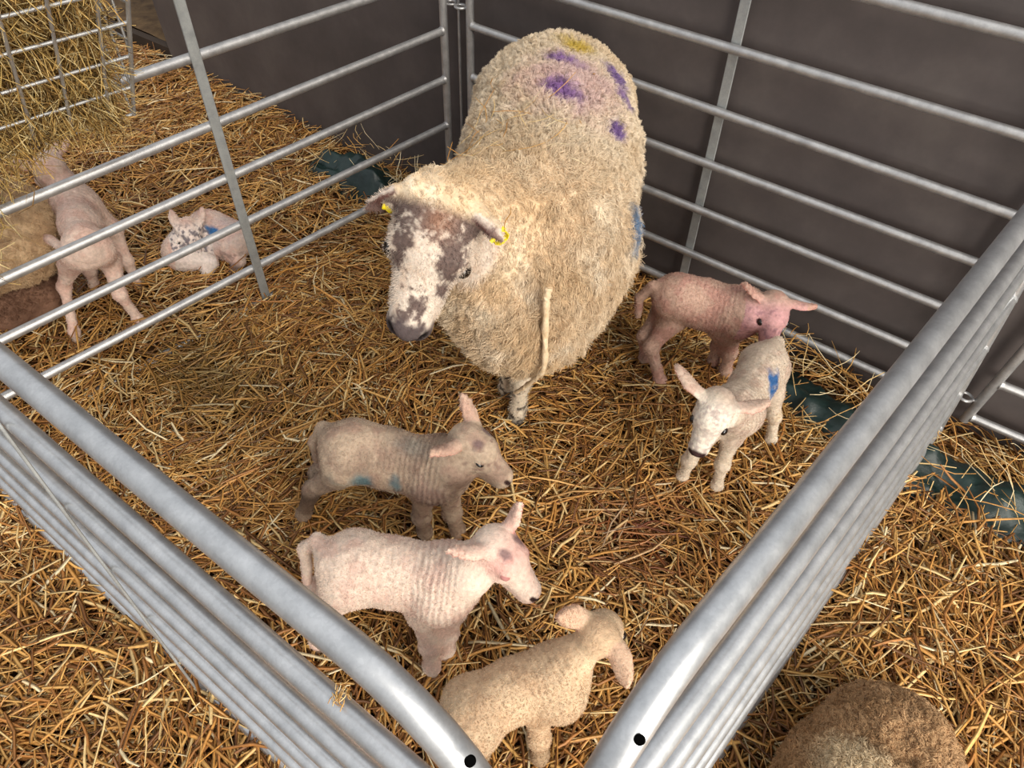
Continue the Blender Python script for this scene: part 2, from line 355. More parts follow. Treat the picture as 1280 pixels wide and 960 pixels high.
def mat_attr(name, rough=.85, bump=None, bumpdist=.002, bumpstr=.6, var=.25, vscale=60., sss=0.0, spec=.25):
    m, nt, b = newmat(name); L = nt.links.new
    at = nd(nt, 'ShaderNodeAttribute', attribute_name='Col')
    tc = nd(nt, 'ShaderNodeTexCoord')
    n = nd(nt, 'ShaderNodeTexNoise', Scale=vscale, Detail=4.0); L(tc.outputs['Object'], n.inputs['Vector'])
    r = ramp(nt, [(.3, (1 - var,) * 3), (.7, (1 + var * .4,) * 3)]); L(n.outputs['Fac'], r.inputs['Fac'])
    mx = nd(nt, 'ShaderNodeMix', data_type='RGBA', blend_type='MULTIPLY'); mx.inputs['Factor'].default_value = 1
    L(at.outputs['Color'], mx.inputs[6]); L(r.outputs['Color'], mx.inputs[7]); L(mx.outputs[2], b.inputs['Base Color'])
    b.inputs['Roughness'].default_value = rough; b.inputs['Specular IOR Level'].default_value = spec
    if sss:
        b.inputs['Subsurface Weight'].default_value = sss; b.inputs['Subsurface Radius'].default_value = (.012, .006, .004); b.inputs['Subsurface Scale'].default_value = .6
    if bump:
        n2 = nd(nt, 'ShaderNodeTexNoise', Scale=bump, Detail=3.0, Roughness=.6); L(tc.outputs['Object'], n2.inputs['Vector'])
        bp = nd(nt, 'ShaderNodeBump', Strength=bumpstr, Distance=bumpdist); L(n2.outputs['Fac'], bp.inputs['Height']); L(bp.outputs[0], b.inputs['Normal'])
    return m

def mat_noise(name, stops, scale, rough=.9, bump=0.0, detail=8., spec=.2, bscale=None, bdist=.004):
    m, nt, b = newmat(name); L = nt.links.new
    tc = nd(nt, 'ShaderNodeTexCoord')
    n = nd(nt, 'ShaderNodeTexNoise', Scale=scale, Detail=detail, Roughness=.65); L(tc.outputs['Object'], n.inputs['Vector'])
    r = ramp(nt, stops); L(n.outputs['Fac'], r.inputs['Fac']); L(r.outputs['Color'], b.inputs['Base Color'])
    b.inputs['Roughness'].default_value = rough; b.inputs['Specular IOR Level'].default_value = spec
    if bump:
        n2 = nd(nt, 'ShaderNodeTexNoise', Scale=bscale or scale * 4, Detail=6.0); L(tc.outputs['Object'], n2.inputs['Vector'])
        bp = nd(nt, 'ShaderNodeBump', Strength=bump, Distance=bdist); L(n2.outputs['Fac'], bp.inputs['Height']); L(bp.outputs[0], b.inputs['Normal'])
    return m

M_METAL = mat_metal('galvanised_steel', (.48, .485, .49), (.68, .68, .68), .78, (.28, .44), rust=.16)
M_METALW = mat_metal('weathered_galvanised_steel', (.38, .37, .37), (.56, .55, .54), .75, (.36, .55), rust=.4)
M_BRACE = mat_metal('dull_galvanised_bar', (.30, .31, .31), (.42, .43, .42), .6, (.5, .65), rust=.25)
M_DARK = mat_noise('hole_dark', [(0, (.002, .002, .002)), (1, (.004, .004, .004))], 40, 1.0, spec=0.0)
M_WIRE = mat_metal('galvanised_wire', (.46, .46, .46), (.62, .62, .61), .7, (.35, .5), rust=.12)
M_SKIN = mat_attr('lamb_coat', .88, bump=330., bumpdist=.0022, bumpstr=.75, var=.22, vscale=130., sss=.12)
M_FUZZ = mat_attr('lamb_fuzz', .9, var=.15, vscale=200.)
M_FACE = mat_attr('ewe_coat', .85, bump=260., bumpdist=.002, bumpstr=.6, var=.2, vscale=120., sss=.08)
M_WOOL = mat_attr('ewe_wool', .95, var=.18, vscale=60., spec=.1)
M_STRAW = mat_attr('straw', .48, var=.28, vscale=120., spec=.5)
M_HAY = mat_attr('hay', .55, var=.28, vscale=120., spec=.4)
M_EYE = newmat('eye_dark')[0]
_b = M_EYE.node_tree.nodes['Principled BSDF']; _b.inputs['Base Color'].default_value = (.012, .008, .006, 1); _b.inputs['Roughness'].default_value = .12
M_LID = mat_noise('eyelid_pink', [(0, (.34, .14, .13)), (1, (.44, .20, .18))], 90, .7)
M_TAG = mat_noise('yellow_plastic', [(0, (.75, .58, .01)), (1, (.88, .72, .03))], 30, .4, spec=.5)
M_WALL = mat_noise('dark_boarding', [(.2, lin(66, 60, 58)), (.5, lin(80, 72, 70)), (.8, lin(94, 86, 82))], 5., .55, bump=.12, bscale=90., bdist=.002, spec=.35)
M_WALLF = mat_noise('dark_brown_panel', [(.2, lin(48, 38, 30)), (.8, lin(66, 54, 44))], 4., .8, bump=.2)
M_LEDGE = mat_noise('brown_earthy_board', [(.3, lin(66, 50, 36)), (.7, lin(108, 86, 60))], 14., .95, bump=.6)
M_SOIL = mat_noise('matted_old_straw', [(.25, lin(34, 22, 12)), (.5, lin(70, 44, 20)), (.75, lin(118, 78, 36))], 60., .95, bump=.9, bscale=160., bdist=.01)
M_CORE = mat_noise('packed_straw', [(.25, lin(70, 48, 20)), (.5, lin(140, 104, 52)), (.75, lin(200, 164, 96))], 70., .9, bump=.9, bscale=150., bdist=.01)
M_TARP = mat_noise('dark_green_sheeting', [(.3, lin(14, 30, 28)), (.7, lin(26, 48, 44))], 9., .42, bump=.5, bscale=18., bdist=.012, spec=.5)

# ------------------------------------------------------------------ camera
cam = bpy.data.cameras.new('camera'); cam.sensor_width = 36.0; cam.lens = 36.0 * 812.563 / 1280.0
cam.clip_start = .02
co = bpy.data.objects.new('camera', cam); COL.objects.link(co)
_R = Vector((0.81501, 0.57861, 0.03127)); _U = Vector((-0.44759, 0.59435, 0.66814)); _Fw = Vector((-0.36800, 0.55854, -0.74338))
mw = Matrix((( _R.x, _U.x, -_Fw.x, 1.35335), (_R.y, _U.y, -_Fw.y, -1.68328), (_R.z, _U.z, -_Fw.z, 1.36197), (0, 0, 0, 1)))
co.matrix_world = mw
SC.camera = co

# ------------------------------------------------------------------ ground, walls
HL = np.array([-0.112, -0.994, 0.0]); NL = np.array([0.994, -0.112, 0.0]); X0 = -0.060

def ground_z(x, y):
    x = np.asarray(x, float); y = np.asarray(y, float)
    P = np.stack([x, y, np.zeros_like(x)], -1).reshape(-1, 3)
    z = .05 * (fbm(P, 3.1, 3) - .5) + .03 * (fbm(P + 11, 9., 2) - .5)
    z = z.reshape(x.shape)
    dip = sstep(x, .55, .95) * sstep(y, -.32, -.06)
    dip2 = (1 - sstep(x, .4, .7)) * sstep(y, -.22, 0.0) * (sstep(x, -1.2, -.5))
    return z - .06 * dip - .05 * dip2

def grid_mesh(x0, x1, y0, y1, n, m, fz):
    xs = np.linspace(x0, x1, n); ys = np.linspace(y0, y1, m)
    X, Y = np.meshgrid(xs, ys, indexing='ij'); Z = fz(X, Y)
    V = np.stack([X, Y, Z], -1).reshape(-1, 3)
    i = np.arange(n * m).reshape(n, m)
    Q = np.stack([i[:-1, :-1], i[1:, :-1], i[1:, 1:], i[:-1, 1:]], -1).reshape(-1, 4)
    return V, Q

V, Q = grid_mesh(-4.2, 3.2, -2.8, .70, 220, 110, lambda x, y: ground_z(x, y) - .012)
tag(mesh_obj('floor', V, Q, M_SOIL), kind='structure')

m = MB(); m.box((-1.83, .048, -.25), (4.2, .13, 2.3)); tag(m.build('wall_back', M_WALL, smooth=False), kind='structure')
m = MB(); m.box((-4.6, .055, -.25), (-1.83, .095, .075)); tag(m.build('wall_rear', M_WALLF, smooth=False), kind='structure')
V, Q = grid_mesh(-4.6, -1.83, .095, 2.6, 40, 40, lambda x, y: .070 + .05 * (fbm(np.stack([x.ravel(), y.ravel(), 0 * x.ravel()], -1), 4., 3).reshape(x.shape) - .4))
tag(mesh_obj('floor_beyond', V, Q, M_LEDGE), kind='structure')
m = MB(); m.box((-4.6, 2.6, -.25), (-1.7, 2.68, 2.3)); tag(m.build('wall_far', M_WALLF, smooth=False), kind='structure')
m = MB(); m.box((-1.83, .13, -.25), (-1.76, 2.6, 2.3)); tag(m.build('wall_side', M_WALLF, smooth=False), kind='structure')

# ------------------------------------------------------------------ sheep hurdles
RAIL = .0116
def arc(c, a, b, r, n=7):
    return [np.array(c) + r * (math.cos(t) * np.array(a) + math.sin(t) * np.array(b)) for t in np.linspace(0, math.pi / 2, n)]

def hurdle(name, label, base0, base1, z0, z1, braces, bend=.10, lugs=(), rframe=.0125, mat=M_METAL, brace_side=1, holes=(), low=-.01, lean=0.0, bar=(.026, .006)):
    """base0/base1: ground points of the two end posts; z0/z1: the heights of seven rails at each end (top first)"""
    b0 = np.array([base0[0], base0[1], 0.]); b1 = np.array([base1[0], base1[1], 0.])
    d = unit(b1 - b0); nrm = np.array([-d[1], d[0], 0]); L = np.linalg.norm(b1 - b0)
    root = empty(name, (b0 + b1) / 2); tag(root, label, 'hurdle', 'sheep hurdles of the pens')
    up = np.array([0, 0, 1.])
    zt0, zt1 = z0[0], z1[0]
    def at(s, z): return b0 + d * s + up * z + nrm * lean * (zt0 - z)
    # bent frame tube: post, shoulder, top rail, shoulder, post
    path = [at(0, low)] + [at(0, z) for z in np.linspace(.2, zt0 - bend, 5)]
    path += [at(bend - bend * math.cos(t), zt0 - bend + bend * math.sin(t)) for t in np.linspace(.15, math.pi / 2, 8)]
    path += [at(s, zt0 + (zt1 - zt0) * s / L) for s in np.linspace(bend, L - bend, 12)[1:-1]]
    path += [at(L - bend + bend * math.sin(t), zt1 - bend + bend * math.cos(t)) for t in np.linspace(0, math.pi / 2 - .15, 8)]
    path += [at(L, z) for z in np.linspace(zt1 - bend, .2, 5)] + [at(L, low)]
    m = MB(); m.tube(path, rframe, 16); frame = m.build('frame', mat, root)
    for k in range(1, 7):
        m = MB(); m.tube([at(rframe * .6, z0[k])] + [at(s, z0[k] + (z1[k] - z0[k]) * s / L) for s in np.linspace(.06, L - .06, 6)] + [at(L - rframe * .6, z1[k])], RAIL, 14)
        # weld collars where the rail meets the posts
        for s, z in ((rframe, z0[k]), (L - rframe, z1[k])):
            m.tube([at(s - .003, z), at(s + .004, z)], [RAIL * 1.22, RAIL * 1.05], 12)
        m.build('rail', mat, root)
    for sb, st, zlo in braces:
        zt = zt0 + (zt1 - zt0) * st / L
        off = nrm * brace_side * (RAIL + .003)
        m = MB(); m.bar(at(sb, zlo - .012) + off, at(st, zt + .004) + off, bar[0], bar[1], d); m.build('brace', M_BRACE, root)
    for s, z, sgn in lugs:
        m = MB()
        c = at(s, z) + d * sgn * (rframe + .022)
        ring = [c + .017 * (math.cos(a) * d + math.sin(a) * nrm) for a in np.linspace(0, 2 * math.pi, 15)]
        m.tube(ring, .0042, 8, cap=False)
        m.tube([at(s, z) + d * sgn * rframe * .8, c - d * sgn * .016], .0045, 8)
        m.build('lug', mat, root)
    for (P, axis) in holes:
        P = np.array(P); axis = unit(axis)
        m = MB()
        m.tube([P - axis * .003, P + axis * .0006], [.0033, .0033], 20); h = m.build('bolt_hole', M_DARK, frame)
        tag(h, 'black round bolt hole')
    return root

hR0 = [.935, .762, .615, .462, .321, .170, .046]; hR1 = [.902, .731, .569, .434, .291, .142, .017]
hurdle('sheep_hurdle', 'long galvanised steel hurdle standing along the dark back wall behind the ewe', (.03, 0), (1.592, 0), hR0, hR1,
       [(.846, .805, .05)], lugs=[(0, .66, -1), (0, .06, -1), (1.56, .2, 1)], mat=M_METALW, brace_side=1)
hL0 = [.895, .738, .584, .435, .279, .120, -.004]; hL1 = [.885, .705, .536, .396, .262, .118, -.008]
def LP(s): return (X0 + HL[0] * s, HL[1] * s)
hurdle('sheep_hurdle', 'galvanised hurdle at left dividing the ewe from the neighbouring lambs, flat bar in its middle', LP(.015), LP(1.585), hL0, hL1,
       [(.822, .800, .0)], lugs=[(0, .655, -1)], mat=M_METALW, brace_side=1, low=-.03)
zN = [.934, .765, .615, .465, .322, .172, .048]
zC = [.900, .731, .581, .431, .288, .138, .014]
hurdle('sheep_hurdle', 'close galvanised hurdle running from the left edge to bottom centre, with a thin upright bar', (-.235, -1.606), (1.322, -1.614), zC, zN,
       [(.915, .842, .02)], bend=.13, brace_side=-1, lean=-.070, bar=(.0045, .004), holes=[((1.2912, -1.6156, 0.9250), (0.0, -.45, .9))])
hurdle('sheep_hurdle', 'close galvanised steel hurdle slanting down the right side, its top tube widest', (1.585, -.10), (1.352, -1.602), [z - .02 for z in zN], zN,
       [], bend=.13, brace_side=1, lean=.125, holes=[((1.3678, -1.5461, 0.9250), (-.2, -.5, .85))])
hN0 = [.90, .73, .57, .434, .291, .144, .010]; hN1 = [.90, .73, .57, .434, .291, .150, .018]
hurdle('sheep_hurdle', 'galvanised steel hurdle of the next pen by the wall at the right edge', (1.757, -.005), (3.32, 0.), hN0, hN1, [(.78, .78, .02)], lugs=[(0, .065, -1)], mat=M_METALW)
# drop pin that links the two hurdles in the far corner
m = MB(); m.tube([(-.028, .018, -.02), (-.028, .018, .60), (-.026, .018, .80), (-.022, .006, .815), (-.012, .0, .812)], .0042, 8)
tag(m.build('locking_pin', M_METALW), 'thin steel locking pin hanging upright between two hurdle posts in the far corner', 'pin')

# ------------------------------------------------------------------ hay rack hung on the left hurdle
root = empty('hay_rack', (-.2, -1.3, .65)); tag(root, 'steel wire hay rack filled with straw and hung on a hurdle at top left', 'hay rack')
B0 = np.array([-.150, -.998, .653]); E2 = unit(.589 * NL + .808 * np.array([0, 0, 1.])); UP = np.array([0, 0, 1.])
PL = .46
WL = .62
m = MB()
for k, s in enumerate([0, .055, .135, .21, .29, .37, .45, .53, .61]):
    m.tube([B0 + HL * s, B0 + HL * s + E2 * PL], .0034 if k else .0044, 8)
m.build('front_mesh', M_WIRE, root)
m = MB()
for u in [0, .097, .195, .290, .375, PL]:
    m.tube([B0 + E2 * u - HL * .004 - E2 * 0 + NL * -.004, B0 + HL * WL + E2 * u - NL * .004], .0034, 8)
m.build('cross_wire', M_WIRE, root)
m = MB()
for s in [0, .08, .16, .24, .32, .40, .48, .56]:
    m.tube([B0 + HL * s - NL * .006, B0 + HL * s - NL * .006 + UP * .38], .0030, 8)
for z in [.1, .2, .3, .38]:
    m.tube([B0 - NL * .009 + UP * z, B0 + HL * WL - NL * .009 + UP * z], .0030, 8)
m.build('back_mesh', M_WIRE, root)
m = MB()
for u in [.14, .24, .34, .44]:
    m.tube([B0 + E2 * u, B0 - NL * .006 + UP * u * .808], .0028, 8)
m.tube([B0 + NL * .05 + UP * .075, B0 + NL * .07 + UP * .36], .0028, 8)
m.tube([B0 + NL * .12 + UP * .17, B0 + NL * .14 + UP * .36], .0028, 8)
m.build('end_mesh', M_WIRE, root)
for s in (.1, .5):
    m = MB()
    a = B0 + HL * s - NL * .006 + UP * .24
    m.tube([a, a + UP * .02 - NL * .004, a + UP * .035 - NL * .02, a + UP * .025 - NL * .04, a - NL * .042], .004, 8)
    m.build('hook', M_WIRE, root)

# ------------------------------------------------------------------ straw
STRAW_C = np.array([lin(218, 168, 96), lin(200, 144, 74), lin(232, 198, 138), lin(168, 112, 56), lin(124, 80, 40), lin(242, 220, 176)])
STRAW_W = np.array([.24, .27, .12, .19, .14, .04])
HAY_C = np.array([lin(214, 180, 110), lin(190, 150, 84), lin(236, 212, 154), lin(130, 98, 52), lin(96, 70, 36)])
HAY_W = np.array([.3, .28, .17, .15, .10])

def straw_mesh(name, C, d, ln, wd, bend, col, mat, kink=None, seed=1):
    """C centres, d unit directions, ln length, wd width, bend sideways sag; three-sided stems of three segments"""
    r = np.random.default_rng(seed); n = len(C)
    side = np.cross(d, [0, 0, 1.]); nn = np.linalg.norm(side, axis=1, keepdims=True); side = np.where(nn > .05, side / np.maximum(nn, 1e-6), [1., 0, 0])
    up = np.cross(side, d)
    T = np.array([-.5, -.17, .17, .5])
    bow = (T ** 2 - .11)
    k2 = r.normal(0, .06, n)
    ctr = C[:, None] + d[:, None] * (ln[:, None] * T)[..., None] + side[:, None] * (ln[:, None] * (bend[:, None] * bow + k2[:, None] * np.array([0, .25, -.25, .1])))[..., None] \
        + up[:, None] * (ln[:, None] * (-np.abs(r.normal(0, .12, n))[:, None] * bow))[..., None]
    roll = r.random(n) * 6.28
    flat = r.uniform(.22, .7, n)
    V = np.zeros((n, 4, 3, 3), dtype=np.float32)
    tp = np.array([.75, 1, 1, .7])
    for k in range(3):
        a = roll + k * 2.0944
        V[:, :, k] = ctr + (wd[:, None] * .5 * tp)[..., None] * (np.cos(a)[:, None, None] * side[:, None] + (np.sin(a) * flat)[:, None, None] * up[:, None])
    base = np.arange(n)[:, None, None] * 12
    q = []
    for j in range(3):
        for k in range(3):
            q.append([j * 3 + k, j * 3 + (k + 1) % 3, (j + 1) * 3 + (k + 1) % 3, (j + 1) * 3 + k])
    Qs = (base + np.array(q)[None]).reshape(-1, 4)
    c = np.repeat(col, 12, axis=0)
    return mesh_obj(name, V.reshape(-1, 3), Qs, mat, smooth=True, col=c)

def scatter(name, label, poly_fn, x0, x1, y0, y1, dens, seed, thick=.034, lmul=1.0):
    r = np.random.default_rng(seed)
    n = int((x1 - x0) * (y1 - y0) * dens)
    x = r.uniform(x0, x1, n); y = r.uniform(y0, y1, n)
    ok = poly_fn(x, y)
    yc = -.135 - .09 * sstep(x, 1.2, 1.75)
    ont = ((x > 1.18) & (np.abs(y - yc) < .125)) | ((x > -.60) & (x < -.22) & (y > -.25) & (y < -.05))
    ok &= ~(ont & (r.random(n) < .93))
    ok &= ~((y > -.05) & (x > 1.0) & (r.random(n) < .6))
    x, y = x[ok], y[ok]; n = len(x)
    lv = r.random(n) ** 1.0
    P0 = np.stack([x, y, 0 * x], -1)
    loose = fbm(P0 + 31, 5.0, 2)
    z = ground_z(x, y) + (-.006 + lv * thick * (.6 + .9 * loose))
    ln = np.clip(r.gamma(4., .024, n), .03, .22) * lmul
    wd = r.uniform(.0030, .0092, n) * np.where(r.random(n) < .2, .6, 1)
    yaw = r.random(n) * 6.2832
    flow = (fbm(P0 + 5, 2.2, 2) - .5) * 6
    yaw = np.where(r.random(n) < .45, flow + r.normal(0, .55, n), yaw)
    pit = r.normal(0, .11, n) + np.where(r.random(n) < .05, r.normal(.0, .4, n), 0)
    d = np.stack([np.cos(yaw) * np.cos(pit), np.sin(yaw) * np.cos(pit), np.sin(pit)], -1)
    z = np.maximum(z, ground_z(x, y) - .01 + np.abs(d[:, 2]) * ln * .3)
    C = np.stack([x, y, z], -1)
    ci = r.choice(len(STRAW_C), n, p=STRAW_W / STRAW_W.sum())
    col = STRAW_C[ci] * r.uniform(.68, 1.08, (n, 1))
    # trodden, damp and stained places
    g = np.exp(-(((x + .02) / .26) ** 2 + ((y + 1.15) / .16) ** 2)) * .75
    col = col * (1 - g[:, None]) + g[:, None] * lin(92, 72, 30) * r.uniform(.6, 1.4, (n, 1))
    g = np.exp(-(((x - 1.2) / .16) ** 2 + ((y + .86) / .13) ** 2)) * .55 * (fbm(P0, 22., 2) > .47)
    col = col * (1 - g[:, None]) + g[:, None] * lin(120, 52, 36) * r.uniform(.7, 1.3, (n, 1))
    bend = r.normal(0, .15, n) + np.where(r.random(n) < .12, r.normal(0, .8, n), 0)
    o = straw_mesh(name, C, d, ln, wd, bend, col, M_STRAW, seed=seed + 1)
    tag(o, label, 'straw', kind='stuff')
    return o

xl = lambda y: X0 + HL[0] * (-y)          # x of the left hurdle at depth y
xr = lambda y: 1.585 + (y + .10) * .155    # x of the right hurdle
D = 7600
scatter('straw_bedding', 'golden straw bedding inside the pen under the ewe and her lambs', lambda x, y: (x > xl(y)) & (x < xr(y)) & (y > -1.61) & (y < .03), -.3, 1.62, -1.61, .03, D, 11)
scatter('straw_bedding', 'straw bedding of the neighbouring pen beyond the left hurdle', lambda x, y: (x <= xl(y)) & (x > -3.4 - .25 * y) & (y < .03), -3.4, 0, -1.75, .03, D * .62, 23, thick=.045)
scatter('straw_bedding', 'straw bedding in front of the close left hurdle at bottom left', lambda x, y: (y <= -1.61), -.4, 1.5, -2.25, -1.61, D * 1.1, 37, thick=.045)
scatter('straw_bedding', 'straw bedding beyond the right hurdle round the resting brown sheep', lambda x, y: (x >= xr(y)) & (y > -1.9) & (y < .03), 1.33, 2.6, -1.9, .03, D * 1.05, 41, thick=.045)

# hay in the rack: a dense core and loose stems
def hay_in_rack():
    r = np.random.default_rng(5)
    n = 11500
    s = r.uniform(.05, .61, n); u = r.uniform(.0, .47, n) ** 1.0; w = r.uniform(0, 1, n) ** .6
    top = r.random(n) < .16; u = np.where(top, r.uniform(.42, .475, n), u); w = np.where(top, r.random(n), w)
    en = r.random(n) < .10; s = np.where(en, r.uniform(.035, .08, n), s)
    base = B0 + HL * s[:, None] + UP * (u * .808)[:, None]
    C = base + NL * (w * np.maximum(u * .589 - .022, .004))[:, None]
    # spill that hangs below the rack through to the rails
    k = 1000
    s2 = r.uniform(.16, .62, k); z2 = -r.random(k) ** 1.3 * .26
    C2 = B0 + HL * s2[:, None] + UP * z2[:, None] + NL * r.normal(-.03, .03, (k, 1)) - NL * .02
    C2 = C2[(s2 > .22 - z2 * .75)]
    C = np.concatenate([C, C2]); n = len(C)
    th = r.random(n) * 6.28; ph = r.normal(-.7, .7, n)
    d = np.stack([np.cos(th) * np.cos(ph), np.sin(th) * np.cos(ph), np.sin(ph)], -1)
    ln = np.clip(r.gamma(4., .022, n), .03, .16); wd = r.uniform(.0014, .0038, n)
    ci = r.choice(len(HAY_C), n, p=HAY_W); col = HAY_C[ci] * r.uniform(.75, 1.2, (n, 1))
    o = straw_mesh('hay', C, d, ln, wd, r.normal(0, .8, n), col, M_HAY, seed=9)
    tag(o, 'tangled golden straw packed in the wire rack and spilling out below it', 'hay', kind='stuff')
    m = MB()
    a = B0 + HL * .09 + UP * .06; b = B0 + HL * .56 + UP * .06
    h = .29
    V = [a, a + UP * h, a + UP * h + NL * h * .56, b, b + UP * h, b + UP * h + NL * h * .56]
    m.add(V, [(0, 1, 2), (3, 5, 4), (0, 3, 4, 1), (1, 4, 5, 2), (2, 5, 3, 0)])
    c = m.build('packed_core', M_CORE, o, smooth=False); c['kind'] = 'stuff'
hay_in_rack()

# dark green sheeting along the foot of the wall
def tarp(label, x0, x1, yc, w, h, seed, n=90):
    def fz(X, Y): return 0 * X
    xs = np.linspace(x0, x1, n); ts = np.linspace(0, 1, 34)
    X, T = np.meshgrid(xs, ts, indexing='ij')
    P = np.stack([X.ravel(), T.ravel() * .4, 0 * X.ravel() + seed], -1)
    wob = (fbm(P, 9., 4) - .5).reshape(X.shape)
    end = np.clip(np.minimum(X - x0, x1 - X) / .10, 0, 1) ** .5
    Y = yc(X) + (T - .5) * w * (.72 + .28 * end) + wob * .05
    Z = ground_z(X, Y) - .03 + end * h * np.sin(np.pi * T) ** .7 * (.8 + 1.7 * wob) + .03 * (fbm(P + 3, 26., 3) - .5).reshape(X.shape)
    V = np.concatenate([np.stack([X, Y, Z], -1).reshape(-1, 3), np.stack([X, Y, np.minimum(Z - .006, Z)], -1).reshape(-1, 3)])
    i = np.arange(n * 34).reshape(n, 34)
    Qa = np.stack([i[:-1, :-1], i[1:, :-1], i[1:, 1:], i[:-1, 1:]], -1).reshape(-1, 4)
    Qb = Qa[:, ::-1] + n * 34
    o = mesh_obj('green_tarp', V, np.concatenate([Qa, Qb]), M_TARP)
    tag(o, label, 'tarp', 'green tarps along the wall')
tarp('long dark green tarp along the wall foot behind the pair of touching lambs', 1.13, 2.35, lambda X: -.135 - .09 * sstep(X, 1.2, 1.75), .31, .085, 2)
tarp('dark green tarp bundled in the corner beyond the left hurdle', -.66, -.18, lambda X: -.155 + 0 * X, .24, .12, 8, n=50)

def loose(name, label, items, seed, wmul=1.0):
    """a few countable-by-eye but tangled stems: (centre, yaw, pitch, length)"""
    r = np.random.default_rng(seed)
    C = np.array([i[0] for i in items]); yaw = np.array([i[1] for i in items]); pit = np.array([i[2] for i in items]); ln = np.array([i[3] for i in items])
    d = np.stack([np.cos(yaw) * np.cos(pit), np.sin(yaw) * np.cos(pit), np.sin(pit)], -1)
    n = len(C); ci = r.choice([0, 1, 2, 5], n); col = STRAW_C[ci]
    return tag(straw_mesh(name, C, d, ln, r.uniform(.0024, .004, n) * wmul, r.normal(0, .5, n), col, M_STRAW, seed=seed), label, 'straw', kind='stuff')
r_ = np.random.default_rng(77)
it = [((x, -.10 - .09 * sstep(x, 1.2, 1.75) + r_.normal(0, .06), .035 + r_.uniform(0, .03)), r_.random() * 6.28, r_.normal(0, .25), r_.uniform(.06, .2)) for x in r_.uniform(1.15, 2.2, 150)]
loose('straw_wisps', 'loose straws strewn over the long dark green tarp', it, 78)
it = [((r_.uniform(-.62, -.1), r_.normal(-.10, .06), .05 + r_.uniform(0, .06)), r_.random() * 6.28, abs(r_.normal(.3, .5)), r_.uniform(.06, .16)) for _ in range(60)]
loose('straw_wisps', 'loose straws standing round the bundled green tarp in the far corner', it, 79)

# scuffed dirt and chaff stuck on the second rail of the close hurdle
r_ = np.random.default_rng(5)
it = [(((1.1523, -1.6160)[0] + r_.normal(0, .004), (1.1523, -1.6160)[1] + r_.normal(0, .005), .7785 + r_.uniform(-.0015, .001)), r_.normal(2.2, .6), r_.normal(0, .1), r_.uniform(.004, .012)) for _ in range(26)]
loose('straw_wisps', 'tiny chaff stuck to the second rail of the close hurdle', it, 80, .35)

# ------------------------------------------------------------------ sheep and lambs
UPZ = np.array([0, 0, 1.])

def head_frame(c, nose, side_hint=None, L=None, roll=0.0):
    c = np.array(c, float); nose = np.array(nose, float)
    f = unit(nose - c)
    s = np.cross(UPZ, f) if side_hint is None else np.array(side_hint, float)
    s = unit(s - f * (s @ f)); u = np.cross(f, s)
    s = math.cos(roll) * s + math.sin(roll) * u; u = np.cross(f, s)
    return dict(c=c, f=f, s=s, u=u, L=L or np.linalg.norm(nose - c) / .80)

def hp(H, a, b, d):
    """point of the head: a forward, b to its left, d up, in head lengths"""
    return H['c'] + H['L'] * (a * H['f'] + b * H['s'] + d * H['u'])

